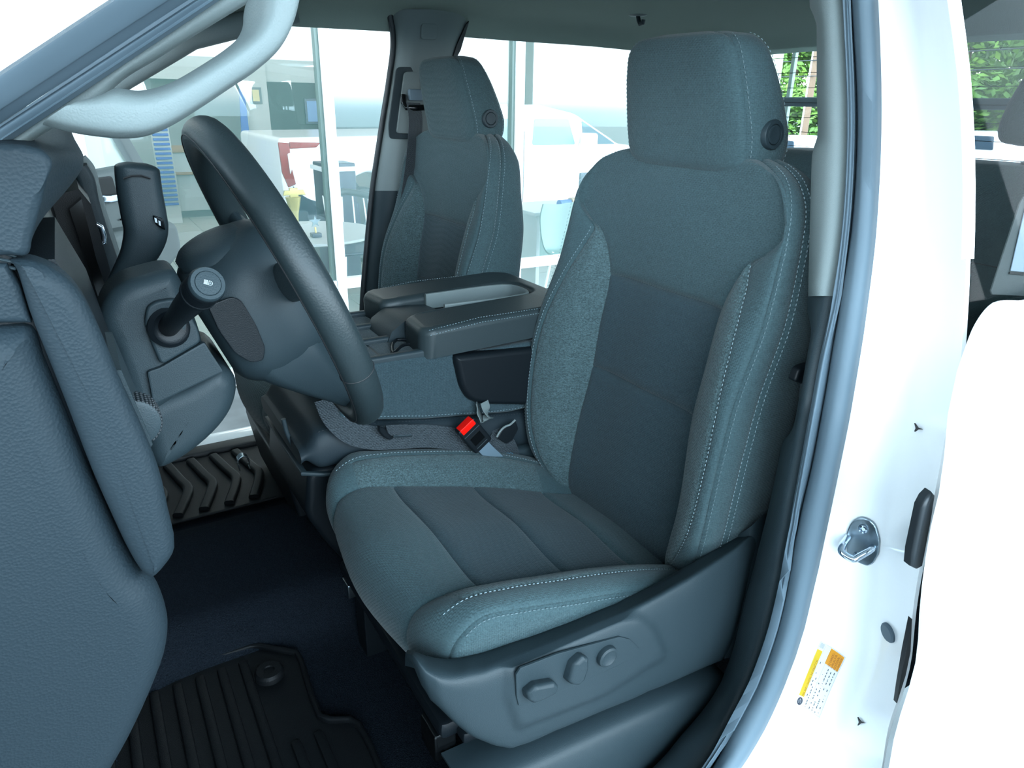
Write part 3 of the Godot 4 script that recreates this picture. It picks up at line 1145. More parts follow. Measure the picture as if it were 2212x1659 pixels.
func seals() -> void:
	# door opening weatherstrip on the near B-pillar: two rubber lips with a groove between them
	var w := thing("weatherstrip", "blue-grey rubber door seal running down the near white pillar", "door seal", Vector3(.74, .7, .8))
	var a := strip([[SEAL_I, 0], [SEAL_I, 9], [SEAL_G, -14], [SEAL_G, -4]], [.80, .812, .812, .80], -120, 1760, 60)
	var s1 := shell(a, -.006 if normals(a)[30][6].z < 0 else .006)
	s1.crease = 1.3
	obj("inner_lip", s1, M.seal, w)
	var b := strip([[SEAL_G, 3], [SEAL_G, 9], [SEAL_O, -14], [SEAL_O, 0]], [.802, .822, .836, .826], -120, 1760, 60)
	var s2 := shell(b, -.006 if normals(b)[30][6].z < 0 else .006)
	s2.crease = 1.3
	obj("outer_lip", s2, M.seal, w)
	var c := strip([[SEAL_G, -6], [SEAL_G, 5]], [.797, .797], -120, 1760, 60)
	obj("groove", shell(c, -.003 if normals(c)[30][1].z < 0 else .003), M.seal_dark, w)
	# the seal along the A-pillar
	var v := thing("a_pillar_seal", "long blue-grey rubber door seal along the windshield pillar", "door seal", pz(200, 140, .8))
	var k1 := []
	var k2 := []
	for q in [[-220, 409, 360, 300], [0, 265, 215, 152], [200, 134, 84, 20], [400, 4, -46, -110], [560, -100, -150, -215], [800, -257, -307, -373]]:
		k1.append([ps(q[0], q[1] + 2, .80), ps(q[0], (q[1] + q[2]) * .5, .815), ps(q[0], q[2] + 20, .82), ps(q[0], q[3] + 8, .835), ps(q[0], q[3], .828)])
	var g1 := loft_grid(k1, 5, 6)
	var s3 := shell(g1, -.008 if normals(g1)[10][6].z < 0 else .008)
	s3.crease = 1.3
	obj("outer_lip", s3, M.seal, v)
	for q in [[-220, 446, 414], [0, 300, 270], [200, 166, 140], [400, 32, 9], [560, -75, -97], [800, -236, -254]]:
		k2.append([ps(q[0], q[1] + 26, .775), ps(q[0], q[1] + 14, .79), ps(q[0], q[1], .80), ps(q[0], q[2] + 10, .805), ps(q[0], q[2] + 2, .795)])
	var g2 := loft_grid(k2, 5, 6)
	var s4 := shell(g2, -.006 if normals(g2)[10][6].z < 0 else .006)
	s4.crease = 1.3
	obj("inner_lip", s4, M.seal, v)
	# grab handle on the A-pillar trim: a loop moulded on a light grey cover
	var h := thing("grab_handle", "light grey moulded grab handle on the near windshield pillar", "grab handle", pz(300, 250, .75))
	var ck := []
	for q in [[-220, 462, 472, 560], [-60, 354, 362, 390], [20, 300, 308, 334], [105, 242, 250, 277], [190, 184, 194, 236], [262, 135, 144, 170], [330, 90, 98, 128], [420, 28, 37, 72], [520, -40, -31, 11], [640, -121, -112, -62], [800, -230, -220, -160]]:
		ck.append([ps(q[0], q[1], .775), ps(q[0], q[2], .785), ps(q[0], lerpf(q[2], q[3], .5), .785), ps(q[0], q[3], .778), ps(q[0] + 4, q[3] + 3, .75)])
	var cg := loft_grid(ck, 5, 5)
	var cv2 := shell(cg, .005 if normals(cg)[12][8].z > 0 else -.005)
	cv2.crease = 1.2
	obj("pillar_cover", cv2, M.trim_light, h)
	var rings := []
	for q in [[[92, 268], [185, 205]], [[150, 284], [226, 190]], [[205, 293], [256, 176]], [[262, 298], [276, 178]], [[312, 294], [306, 182]], [[362, 276], [346, 176]], [[430, 236], [390, 160]], [[500, 190], [440, 132]], [[560, 150], [508, 88]], [[610, 104], [540, 60]], [[640, 50], [553, 32]], [[655, 0], [556, 2]], [[668, -60], [566, -30]], [[700, -130], [620, -80]], [[760, -190], [690, -130]]]:
		var ha := pz(q[0][0], q[0][1], .765)
		var hc := pz(q[1][0], q[1][1], .775)
		var n := Vector3(0, .12, 1).normalized()
		ha.z -= .12 * (ha.y - 1.67)
		hc.z -= .12 * (hc.y - 1.67)
		var t := hc - ha
		var l := t.length()
		var ring := []
		for k in [[.0, -.002], [.03, .005], [.12, .011], [.35, .012], [.58, .010], [.74, .004], [.86, -.008], [1.0, -.03], [.98, -.036], [.7, -.038], [.3, -.032], [.03, -.012]]: ring.append(ha + t * k[0] + n * k[1])
		rings.append(ring)
	var hb := loft(rings, 4, 5)
	hb.crease = 1.2
	obj("handle", hb, M.trim_light, h)
func b_trims() -> void:
	var t := thing("near_pillar_trim", "light grey upper trim with dark lower cover on near B-pillar", "pillar trim", Vector3(.8, .8, .75))
	var a := strip([[TRIM_L, 26], [TRIM_L, 3], [TRIM_L, 0], [SEAL_I, -30], [SEAL_I, 2]], [.66, .735, .75, .785, .795], -120, 640, 40)
	var s1 := shell(a, -.004 if normals(a)[20][6].z < 0 else .004)
	s1.crease = 1.3
	obj("upper_trim", s1, M.trim_light, t)
	var b := strip([[TRIM_D, 26], [TRIM_D, 3], [TRIM_D, 0], [SEAL_I, -18], [SEAL_I, 4]], [.66, .728, .742, .785, .795], 634, 1760, 60)
	var s2 := shell(b, -.004 if normals(b)[30][6].z < 0 else .004)
	s2.crease = 1.3
	obj("lower_trim", s2, M.plastic, t)
	# far B-pillar: light upper trim, dark lower cover, guide slot for the belt
	var f := thing("far_pillar_trim", "light grey pillar cover behind the far front seat", "pillar trim", Vector3(.85, .8, -.78))
	var L := [[30, 846], [60, 851], [100, 853], [180, 843], [250, 832], [340, 818], [410, 808], [520, 797], [660, 786]]
	var R := [[30, 1010], [60, 1004], [90, 992], [130, 982], [250, 972], [340, 965], [410, 960], [520, 950], [660, 940]]
	for part in [["upper_trim", 20, 412, "trim_light"], ["lower_trim", 412, 680, "plastic"]]:
		var rows := []
		for i in 31:
			var v := lerpf(part[1], part[2], i / 30.0)
			var u0 := lookup(L, v)
			var u1 := lookup(R, v)
			var k := []
			for q in [[0, -.775], [.12, -.745], [.3, -.725], [.7, -.725], [.9, -.74], [1.0, -.77]]:
				var p := pz(lerpf(u0, u1, q[0]), v, q[1])
				p.z += -.2 * max(p.y - 1.35, 0) * -1.0 - .0
				k.append(pz(lerpf(u0, u1, q[0]), v, q[1] + .14 * max(p.y - 1.35, 0)))
			rows.append(PackedVector3Array(spline(k, 4)))
		var s := shell(rows, .006 if normals(rows)[15][10].z > 0 else -.006)
		s.crease = 1.3
		obj(part[0], s, M[part[3]], f)
	var bd := arc_round(pzs([[910, 50], [945, 52], [944, 86], [909, 85]], -.645), .01, 4)
	obj("airbag_badge", slab(bd, Vector3(0, .1, 1), .003, .0015, 2), M.trim_light, f)
	var rec := arc_round(pzs([[855, 145], [905, 145], [905, 300], [840, 300], [838, 270]], -.668), .012, 4)
	obj("belt_slot", slab(rec, Vector3(0, .1, 1), .004, .002, 2), M.plastic, f)
	var rec2 := arc_round(pzs([[872, 155], [905, 155], [905, 290], [855, 288]], -.662), .01, 4)
	obj("slot_cover", slab(rec2, Vector3(0, .1, 1), .005, .002, 2), M.trim_light, f)
	# door seal on its front edge
	var path := []
	for v in [24, 40, 60, 100, 180, 250, 340, 410, 520, 660, 720]: path.append(pz(lookup(L, v) - 4, v, -.775 + .14 * max(pz(840, v, -.775).y - 1.35, 0)))
	path.push_front(pz(832, 20, -.70))
	var w := thing("far_weatherstrip", "thin dark rubber seal around the far front doorway", "door seal", path[6])
	obj("lip", tube(spline(path, 5), .008, 10), M.rubber, w)
	obj("door_glass_edge", slab(pzs([[1003, 55], [1010, 46], [992, 108], [978, 135], [974, 128], [985, 95]], -.69), Vector3(0, 0, 1), .01), M.rubber, f)
	# shoulder belt with its guide
	var bt := thing("shoulder_belt", "blue-grey shoulder belt hanging from a black guide behind the far seat", "seat belt", pz(900, 300, -.62))
	var p2 := pzs([[893, 222, -.63], [898, 260, -.62], [893, 330, -.625], [884, 400, -.64], [872, 470, -.66]], -.62)
	obj("webbing", sweep(spline(p2, 5), rrect(.047, .002, .001, 2), Vector3(.25, 0, 1)), M.webbing, bt)
	obj("belt_guide", tube(pzs([[872, 205, -.645], [872, 222, -.64], [878, 232, -.63], [900, 233, -.62], [925, 232, -.62]], -.63), .008, 10), M.gloss_black, bt)
	obj("guide_anchor", rbox(pz(897, 205, -.64), Vector3(.04, .03, .02), .005), M.seal, bt)
	# the driver's belt latch beside the near pillar
	var db := thing("driver_belt", "grey belt webbing with black latch plate behind the near seat", "seat belt", pz(1740, 800, .70))
	obj("webbing", sweep(spline(pzs([[1768, 640, .722], [1756, 780, .722], [1740, 880, .722], [1726, 970, .722]], .722), 5), rrect(.047, .002, .001, 2), Vector3(.6, 0, 1)), M.webbing, db)
	obj("latch_plate", slab(arc_round(pzs([[1702, 818], [1712, 792], [1726, 785], [1775, 778], [1775, 800], [1735, 812], [1722, 826]], .728), .004, 3), Vector3(0, 0, 1), .012, .004, 3), M.plastic_black, db)
	obj("latch_tongue", rbox(pz(1755, 815, .728), Vector3(.03, .014, .003), .001, 1), M.steel, db)
	obj("belt_keeper", rbox(pz(1752, 838, .728), Vector3(.045, .022, .006), .002), M.rubber, db)
func rear_door() -> void:
	var d := thing("rear_door", "white closed rear side door behind the near pillar", "door", Vector3(1.2, .7, .98))
	# outer skin below the belt: its front edge and rounded upper corner follow the pillar gap
	var front := []
	for p in [[1905, 1659], [1920, 1567], [1963, 1423], [1978, 1278], [2012, 1105], [2045, 920], [2073, 800]]:
		var q := ps(p[0], p[1], .985)
		front.append([q.y, q.x])
	front.push_front([.5, front[0][1] + .02])
	var belt := []
	for p in [[2073, 802], [2085, 768], [2112, 700], [2150, 654], [2212, 648]]: belt.append(ps(p[0], p[1], .985))
	var yb: float = belt[-1].y
	for x in [.95, 1.25, 1.55, 1.86]: belt.append(Vector3(x, yb + .002, belt[-1].z))
	var edge := spline(belt, 5)
	var rows := []
	for t in edge:
		var x0: float = front[-1][1]
		var s0: float = clampf((t.x - x0) / (1.86 - x0), 0, 1)
		var r := PackedVector3Array()
		for k in 25:
			var y := lerpf(t.y, .5, k / 24.0)
			r.append(Vector3(lerpf(lookup(front, y), 1.86, s0) if k > 0 else t.x, y, .985 - .27 * max(0.0, y - 1.35) + .012 * sin(PI * k / 24.0)))
		rows.append(r)
	var s := shell(rows, .003 if normals(rows)[10][6].z > 0 else -.003)
	s.crease = .9
	obj("outer_skin", s, M.paint, d)
	# window frame along the pillar, tinted pane, price sheet inside it
	var fr := []
	for i in 13:
		var v := lerpf(-160, 800, i / 12.0)
		fr.append(ps(lookup(JAMB_O, v) + 3, v, .975))
	obj("window_frame", sweep(fr.slice(0, 10), rrect(.005, .012, .002, 2), Vector3(0, 0, 1)), M.paint, d)
	var pane := []
	for p in [[2062, -160], [2092, 300], [2094, 500], [2085, 690], [2078, 800], [2086, 770], [2113, 702], [2152, 652]]: pane.append(ps(p[0], p[1], .955))
	for q in [[1.80, 1.50], [1.62, 1.87]]: pane.append(Vector3(q[0], q[1], .955 - .27 * (q[1] - 1.35)))
	obj("window_frame", sweep([Vector3(1.83, 1.49, .945), Vector3(1.64, 1.90, .83), Vector3(.72, 1.925, .815)], rrect(.03, .03, .008, 2), Vector3(0, 0, 1)), M.paint, d)
	obj("pane", slab(pane, Vector3(0, .27, 1), .004), M.tint_glass, d)
	var sh := thing("price_sheet", "pale grey printed sheet stuck inside the rear side window", "paper sheet", ps(2160, 600, .94))
	var q := []
	for p in [[2228, 390], [2200, 440], [2138, 628], [2141, 636], [2230, 640], [2300, 645], [2330, 390]]: q.append(ps(p[0], p[1], .945))
	obj("sheet", slab(q, Vector3(0, .27, 1), .0015), M.trim_light, sh)
	var q2 := []
	for p in [[2225, 440], [2212, 455], [2182, 585], [2300, 595], [2320, 440]]: q2.append(ps(p[0], p[1], .9475))
	obj("printed_panel", slab(q2, Vector3(0, .27, 1), .0008), mk("print_blue", Color(.72, .80, .87), .6), sh)
	q2 = []
	for p in [[2180, 587], [2179, 592], [2300, 602], [2300, 596]]: q2.append(ps(p[0], p[1], .9475))
	obj("printed_line", slab(q2, Vector3(0, .27, 1), .0008), M.seal_dark, sh)
	# black buffer in the gap between pillar and door
	var bf := thing("door_buffer", "black rubber buffer block in the gap beside the rear door", "buffer", pz(1980, 1140, .95))
	var o := []
	for p in [[1975, 1085], [1985, 1066], [1998, 1053], [2004, 1060], [1995, 1120], [1978, 1212], [1964, 1218], [1952, 1212], [1955, 1180]]: o.append(pz(p[0], p[1], .968))
	obj("block", slab(o, Vector3(-.3, 0, 1), .012, .004, 3), M.rubber, bf)
	# plug, then a dark strip standing in for the shaded gap slit
	var pg := thing("body_plug", "grey round rubber plug in the white door jamb", "plug", jamb(1921, 1366))
	obj("disc", lathe(jamb(1921, 1366), jamb_frame(1921, 1366)[3], [[.013, -.004], [.013, .003], [.011, .005], [0, .005]], 24), M.seal, pg)
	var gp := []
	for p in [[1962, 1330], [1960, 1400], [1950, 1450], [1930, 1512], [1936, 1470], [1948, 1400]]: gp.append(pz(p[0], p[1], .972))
	var gs := thing("gap_shade_strip", "narrow dark strip standing in for the shaded slit of the rear door gap", "door seal", gp[0])
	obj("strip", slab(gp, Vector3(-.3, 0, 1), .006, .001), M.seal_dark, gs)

# ---------- striker, placard and small marks on the pillar ----------
func jamb_frame(u, v) -> Array:
	# [point, direction of picture right, direction of picture down, outward] on the jamb
	var o := jamb(u, v)
	var a := (jamb(u + 8, v) - jamb(u - 8, v)).normalized()
	var b := (jamb(u, v + 8) - jamb(u, v - 8)).normalized()
	var n := b.cross(a).normalized()
	if n.dot(CP - o) < 0: n = -n
	return [o, a, b, n]
func markings() -> void:
	var fr := jamb_frame(1862, 1166)
	var n: Vector3 = fr[3]
	var st := thing("door_striker", "polished steel door latch striker bolted to the white pillar", "striker", fr[0])
	var ol := []
	for p in [[1852, 1117], [1865, 1114], [1886, 1123], [1895, 1135], [1903, 1165], [1900, 1195], [1888, 1215], [1876, 1220], [1860, 1214], [1840, 1204], [1832, 1192], [1829, 1165], [1832, 1145], [1840, 1127]]: ol.append(jamb(p[0], p[1]) + n * .001)
	obj("plate", slab(arc_round(ol, .004, 3), n, .004, .0015, 2), M.steel, st)
	for p in [[1869, 1138], [1858, 1195]]:
		var b := obj("bolt", lathe(jamb(p[0], p[1]) + n * .005, n, [[.0068, -.002], [.0068, .001], [.0055, .004], [.0035, .0045], [.003, .002], [0, .002]], 20), M.chrome, st)
	var lp := []
	for p in [[1834, 1158, .004], [1834, 1162, .022], [1836, 1170, .03], [1862, 1184, .032], [1872, 1182, .026], [1888, 1178, .012], [1890, 1178, .003]]: lp.append(jamb(p[0], p[1]) + n * p[2])
	obj("loop", tube(spline(lp, 6), .0048, 12), M.chrome, st)
	# tire placard: a sheet with the photograph's printing
	var pl := thing("tire_placard", "white label with yellow bars and tire table on the pillar", "label", jamb(1772, 1470))
	var c := [jamb(1773, 1384), jamb(1827, 1419), jamb(1773, 1556), jamb(1717, 1522)]
	var ex: Vector3 = (c[1] - c[0]).normalized()
	var nn: Vector3 = (c[3] - c[0]).cross(ex).normalized()
	if nn.dot(CP - c[0]) < 0: nn = -nn
	for i in 4: c[i] += nn * .0025
	# the sheet follows the curve of the pillar; u runs from the tire picture to the top, v across
	var b := MB.new()
	var gr := []
	for j2 in 9:
		var r := PackedVector3Array()
		for i2 in 17:
			var fu := i2 / 16.0
			var fv := j2 / 8.0
			var p: Vector3 = c[3] + (c[0] - c[3]) * fu + (c[1] - c[0]) * fv
			var w := CB.inverse() * (p - CP)
			var q := jamb(1106.0 - FPX * w.x / w.z, 829.5 + FPX * w.y / w.z)
			r.append(p + nn * ((q - p).dot(nn) + .0012))
			b.uv.append(Vector2(fu, fv))
		gr.append(r)
	b.grid(gr)
	b.smooth = true
	b.orient(c[0] - nn)
	var pm := mk("placard_print", Color.WHITE, .5)
	pm.albedo_texture = ImageTexture.create_from_image(placard())
	put("sheet", b.mesh(), pm, pl)
	var org: Vector3 = c[3]
	var U: Vector3 = c[0] - c[3]
	var V: Vector3 = c[1] - c[0]
	var title := mk("placard_red", Color(.40, .10, .01), .5)
	lettering("TIRE AND LOADING INFORMATION", org + U * .19 + V * .118 + nn * .0016, U, -V, nn, U.length() * .56, title, pl)
	var k := 0
	for t in ["SEE OWNER'S", "MANUAL FOR", "ADDITIONAL", "INFORMATION"]:
		lettering(t, org + U * .765 + V * (.545 + .105 * k) + nn * .0022, U, -V, nn, U.length() * .20, title, pl)
		k += 1
	# seam drips: two small dark clips
	for p in [[1986, 924, "tiny dark star-shaped clip on the jamb, above the striker"], [1862, 1558, "tiny dark star-shaped clip on the jamb, beside the placard"]]:
		var f2 := jamb_frame(p[0], p[1])
		var cl := thing("jamb_clip", p[2], "clip", f2[0], "jamb clips")
		var tri := []
		for q in [[-6, -9], [0, 0], [10, 4], [0, 4], [-6, 9], [-3, 2]]: tri.append(jamb(p[0] + q[0], p[1] + q[1]) + f2[3] * .001)
		obj("clip", slab(tri, f2[3], .002), M.seal_dark, cl)
func lettering(t: String, at: Vector3, along: Vector3, up: Vector3, n: Vector3, width: float, m, parent, font := "Droid Sans") -> void:
	var tm := TextMesh.new()
	var sf := SystemFont.new()
	sf.font_names = PackedStringArray([font])
	tm.font = sf
	tm.text = t
	tm.font_size = 32
	tm.depth = .0
	tm.horizontal_alignment = HORIZONTAL_ALIGNMENT_LEFT
	tm.vertical_alignment = VERTICAL_ALIGNMENT_CENTER
	tm.curve_step = 2.0
	var w := tm.get_aabb().size.x
	var o := put("lettering", tm, m, parent)
	var s: float = width / max(w, .001)
	var ax := along.normalized()
	var az := n.normalized()
	var ay := az.cross(ax).normalized()
	if ay.dot(up) < 0:
		ay = -ay
	var off := o.position
	o.transform = Transform3D(Basis(ax * s, ay * s, az * s), at + off)
func placard() -> Image:
	var w := 600
	var h := 220
	var im := Image.create(w, h, false, Image.FORMAT_RGBA8)
	im.fill(Color(.80, .80, .81))
	im.fill_rect(Rect2i(95, 2, 430, 46), Color(.80, .66, .08))
	im.fill_rect(Rect2i(445, 100, 145, 112), Color(.84, .55, .05))
	for y in [52, 104, 216]: im.fill_rect(Rect2i(20, y, 560, 1), Color(.36, .38, .40))
	for x in [20, 110, 260, 440, 595]: im.fill_rect(Rect2i(x, 60, 1, 156), Color(.42, .43, .45))
	var rng := RandomNumberGenerator.new()
	rng.seed = 3
	for y in [64, 80, 116, 142, 168, 194]:
		var x := 30
		while x < 430:
			var l := rng.randi_range(4, 26)
			if rng.randf() < .62: im.fill_rect(Rect2i(x, y, l, 7), Color(.30, .32, .34))
			x += l + rng.randi_range(4, 16)
	for y in range(4, 50):
		for x in range(14, 84):
			var d := Vector2((x - 49) / 34.0, (y - 27) / 23.0).length()
			if d < 1.0: im.set_pixel(x, y, Color(.12, .13, .2) if d > .66 else (Color(.5, .52, .55) if int(atan2(y - 27, x - 49) * 2.5) % 2 == 0 else Color(.15, .17, .2)))
	for y in range(8, 44):
		for x in range(545, 590):
			if (x + y) % 9 < 3: im.set_pixel(x, y, Color(.28, .3, .32))
	return im

# ---------- dashboard, steering column, wheel, shifter ----------
func dash() -> void:
	var d := thing("dashboard", "dark grey grained dashboard with its near end towards the door", "dashboard", Vector3(-.2, 1.2, .0))
	# upper pad: a lip that overhangs the face
	var prof := [[-.62, 1.60], [-.40, 1.655], [-.20, 1.672], [-.06, 1.672], [-.015, 1.668], [.004, 1.660], [.011, 1.648], [.004, 1.636], [-.018, 1.615], [-.034, 1.604], [-.045, 1.605], [-.10, 1.60], [-.5, 1.56]]
	var keys := []
	# towards the door the lip sweeps forward and ends in a sharp lower corner
	for z in [-.757, -.74, -.70, -.3, 0, .3, .60, .66, .70, .73, .75, .762, .766]:
		var ring := []
		var k := smoothstep(.58, .77, abs(z))
		var sh: float = .004 if abs(z) > .7655 else 0.0
		for p in prof:
			var lim := lerpf(-.034, -.006, clampf((p[1] - 1.604) / .064, 0, 1))
			ring.append(Vector3(lerpf(p[0], min(p[0], lim), k) - sh, p[1] + sh * signf(1.64 - p[1]), z))
		keys.append(ring)
	var b := loft(keys, 4, 3)
	b.crease = 2.0
	obj("upper_pad", b, M.dash, d)
	# main body behind the face
	var pr2 := [Vector3(-.60, 1.56, 0), Vector3(-.05, 1.603, 0), Vector3(-.035, 1.59, 0), Vector3(-.03, 1.55, 0), Vector3(-.025, 1.45, 0), Vector3(-.03, 1.36, 0), Vector3(-.05, 1.27, 0), Vector3(-.12, 1.17, 0), Vector3(-.35, 1.12, 0), Vector3(-.60, 1.15, 0)]
	for i in pr2.size(): pr2[i].z = -.745
	obj("body", slab(pr2, Vector3(0, 0, 1), 1.49, .01, 3), M.plastic_black, d)
	# near end: side cap, trim ring, lower cover
	var cap := slab(pzs([[-180, 560], [18, 560], [44, 605], [58, 650], [70, 686], [-180, 686]], .742), Vector3(0, 0, 1), .018, .005, 3)
	obj("end_cap", cap, M.dash, d)
	var ring_o := spline(pzs([[22, 548], [60, 548], [112, 566], [160, 606], [207, 690], [252, 800], [300, 905], [332, 985], [352, 1070], [366, 1150], [350, 1182], [318, 1212], [300, 1204], [274, 1166], [234, 1082], [190, 982], [140, 852], [100, 752], [76, 692], [60, 650], [46, 602], [34, 566]], .735), 3, true)
	var tr := slab(ring_o, Vector3(.05, 0, 1), .034, .013, 5)
	tr.crease = 1.2
	obj("end_trim", tr, M.dash, d)
	var low := spline(pzs([[-180, 692], [0, 692], [70, 692], [96, 756], [136, 856], [186, 986], [230, 1086], [270, 1170], [298, 1212], [330, 1242], [352, 1290], [360, 1330], [352, 1392], [322, 1472], [280, 1562], [235, 1642], [190, 1725]], .735), 3)
	low.append(pz(120, 1900, .735))
	low.append(pz(-180, 1900, .735))
	var lc := slab(low, Vector3(0, 0, 1), .030, .024, 7)
	lc.crease = 1.2
	obj("lower_cover", lc, M.dash, d)
	# the face beside the column, with the lighting wheel and bright strip
	var fc := slab([Vector3(-.02, 1.595, .735), Vector3(-.004, 1.545, .735), Vector3(.006, 1.47, .735), Vector3(.010, 1.38, .735), Vector3(-.004, 1.33, .735), Vector3(-.06, 1.33, .735), Vector3(-.06, 1.595, .735)], Vector3(0, 0, -1), .215, .006, 3)
	obj("face", fc, M.plastic_black, d)
	var sc := obj("switch_bezel", slab([pz(262, 800, .734), pz(330, 960, .734), pz(320, 975, .734), pz(278, 905, .734), pz(238, 800, .734)], Vector3(0, 0, -1), .11, .003, 2), M.plastic, d)
	obj("bright_strip", slab([pz(248, 802, .733), pz(262, 806, .733), pz(277, 852, .733), pz(268, 856, .733)], Vector3(0, 0, -1), .09, .002, 2), M.chrome, d)
	var wc := pz(296, 905, .715)
	wc.x -= .003
	var th := obj("light_wheel", lathe(wc + Vector3(0, 0, .012), Vector3(0, 0, -1), [[.016, 0], [.0195, .002], [.0195, .022], [.016, .024]], 40), M.plastic, d)
	var kn := MB.new()
	for i in 40:
		for k in 5:
			var a := TAU * i / 40
			var r := rbox(wc + Vector3(cos(a) * .0196, sin(a) * .0196, .009 - .0045 * k), Vector3(.0022, .0024, .003), .0006, 1, Basis(Vector3(0, 0, 1), a))
			var base := kn.v.size()
			kn.v.append_array(r.v)
			for t in r.t: kn.t.append(t + base)
	stuff(obj("knurling", kn, M.rubber, th, false))
	# outboard vent with slats
	var vt := obj("vent_frame", slab(arc_round(pzs([[-60, 508], [10, 522], [32, 545], [28, 572], [10, 588], [-60, 590]], .742), .006, 3), Vector3(0, 0, 1), .012, .003, 2), M.plastic_black, d)
	for k in 4: obj("vent_slat", rbox(pz(0, 530 + 14 * k, .752), Vector3(.018, .002, .008), .0008, 1, Basis(Vector3(0, 0, 1), -.35)), M.plastic, vt)
	# centre stack: bezel, bright edge, dark screen slab and vent knob
	obj("centre_stack", slab(pzs([[92, 430], [170, 408], [196, 440], [232, 560], [252, 640], [222, 690], [140, 690], [70, 560]], .10), Vector3(0, 0, -1), .45, .012, 3), M.plastic_black, d)
	obj("screen", slab(pzs([[150, 452], [176, 430], [208, 560], [240, 655], [222, 672], [185, 560]], .13), Vector3(0, 0, -1), .30, .006, 3), M.gloss_black, d)
	var be := sweep(spline(pzs([[178, 340, -.10], [196, 362, -.10], [210, 415, -.10], [228, 475, -.10], [248, 535, -.10], [268, 590, -.10]], -.10), 5), rrect(.012, .02, .004, 3), Vector3(0, 0, 1))
	obj("stack_edge", be, M.trim_light, d)
	obj("stack_bezel", sweep(spline(pzs([[170, 360, -.06], [184, 384, -.06], [194, 430, -.06], [212, 490, -.06], [234, 555, -.06], [254, 610, -.06]], -.06), 5), rrect(.026, .05, .008, 3), Vector3(0, 0, 1)), M.plastic, d)
	obj("vent_knob", sweep(pzs([[206, 483, -.01], [218, 490, -.01], [224, 508, -.01], [224, 522, -.01], [212, 526, -.01]], -.01), rrect(.008, .02, .003, 3), Vector3(0, 0, 1)), M.chrome, d)
	# steering column
	var c := thing("steering_column", "dark grey steering column shroud below the wheel", "steering column", Vector3(.0, 1.40, .42))
	var esc := spline(pzs([[214, 700], [232, 645], [268, 615], [310, 600], [372, 588], [388, 600], [408, 650], [432, 712], [446, 765], [452, 790], [400, 850], [320, 905], [290, 900], [262, 830], [240, 760]], .50), 3, true)
	var eb := slab(esc, Vector3(.0, .0, -1), .085, .018, 5, true)
	eb.crease = 1.0
	obj("upper_shroud", eb, M.plastic, c)
	var bowl := spline(pzs([[300, 880], [330, 865], [400, 835], [478, 795], [512, 820], [517, 848], [505, 892], [478, 932], [436, 972], [390, 1004], [348, 1022], [330, 1010], [312, 960]], .497), 3, true)
	var bb := slab(bowl, Vector3(.0, .0, -1), .18, .022, 6, true)
	bb.crease = 1.0
	obj("lower_shroud", bb, M.plastic, c)
	obj("shroud_face", slab(arc_round(pzs([[316, 800], [345, 790], [440, 735], [455, 760], [482, 800], [330, 872]], .500), .003, 2), Vector3(0, 0, 1), .006, .002, 2), M.plastic, c)
	var pl := arc_round(pzs([[316, 660], [335, 648], [372, 642], [392, 648], [412, 680], [428, 712], [432, 736], [352, 782], [342, 778], [322, 730], [310, 695]], .500), .006, 3)
	obj("stalk_plate", slab(pl, Vector3(0, 0, 1), .008, .003, 3), M.plastic, c)
	var collar := lathe(pz(366, 706, .506), Vector3(.2, .1, 1), [[.022, -.004], [.022, .003], [.018, .007], [.014, .004], [0, .004]], 28)
	obj("stalk_collar", collar, M.plastic_black, c)
	# indicator stalk with a round end button and a headlamp symbol
	var s0 := pz(364, 706, .508)
	var s1 := pz(400, 664, .575)
	var s2 := pz(440, 622, .625)
	var ax := (s2 - s1).normalized()
	var stalk := obj("indicator_stalk", tube([s0, s0.lerp(s1, .5), s1, s2], [.0105, .0105, .0125, .0155], 20), M.plastic_black, c)
	obj("stalk_sleeve", lathe(s2 - ax * .006, ax, [[.0158, -.012], [.0168, -.011], [.0168, -.006], [.0158, -.005], [.0165, -.004], [.0165, .008], [.0158, .010], [.0168, .011], [.0168, .014], [.0155, .016]], 28), M.plastic_black, stalk)
	var bt := obj("stalk_button", lathe(s2 + ax * .009, ax, [[.0162, -.002], [.0162, .002], [.0150, .0042], [.0118, .0042], [.0115, .0036], [.011, .0046], [0, .005]], 28), M.plastic, stalk)
	headlamp_symbol(s2 + ax * .0145, ax, bt)
	# shift lever on the far side of the column
	var g := thing("shift_lever", "tall cranked column shift lever with a small button near its top", "shift lever", pz(230, 680, .28))
	var gp := spline(pzs([[296, 352], [297, 372], [302, 415], [310, 460], [315, 500], [300, 548], [264, 606], [232, 662], [205, 712]], .27), 5)
	var sc2 := []
	for i in gp.size(): sc2.append(lookup([[0, .5], [.03, .85], [.07, 1], [.45, 1.05], [.58, .92], [.75, .62], [1, .45]], float(i) / (gp.size() - 1)))
	var gl := sweep(gp, rrect(.05, .044, .016, 4), Vector3(0, 0, 1), false, sc2)
	gl.crease = 1.0
	obj("lever", gl, M.plastic, g)
	obj("lever_button", slab(arc_round(pzs([[322, 462, .285], [345, 470, .285], [350, 496, .285], [330, 484, .285]], .285), .003, 3), Vector3(.3, 0, 1), .014, .003, 2), M.plastic_black, g)
	obj("button_mark", slab(pzs([[333, 470], [338, 472], [340, 482], [335, 480]], .3005), Vector3(.3, 0, 1), .0006), M.symbol, g)
	obj("button_mark", slab(pzs([[342, 476], [346, 478], [347, 488], [343, 486]], .3005), Vector3(.3, 0, 1), .0006), M.symbol, g)
	obj("cap_line", sweep(pzs([[266, 386, .296], [285, 380, .296], [305, 379, .296], [325, 386, .296]], .296), circ(.0012, 6)), M.seal_dark, g)
	wheel()
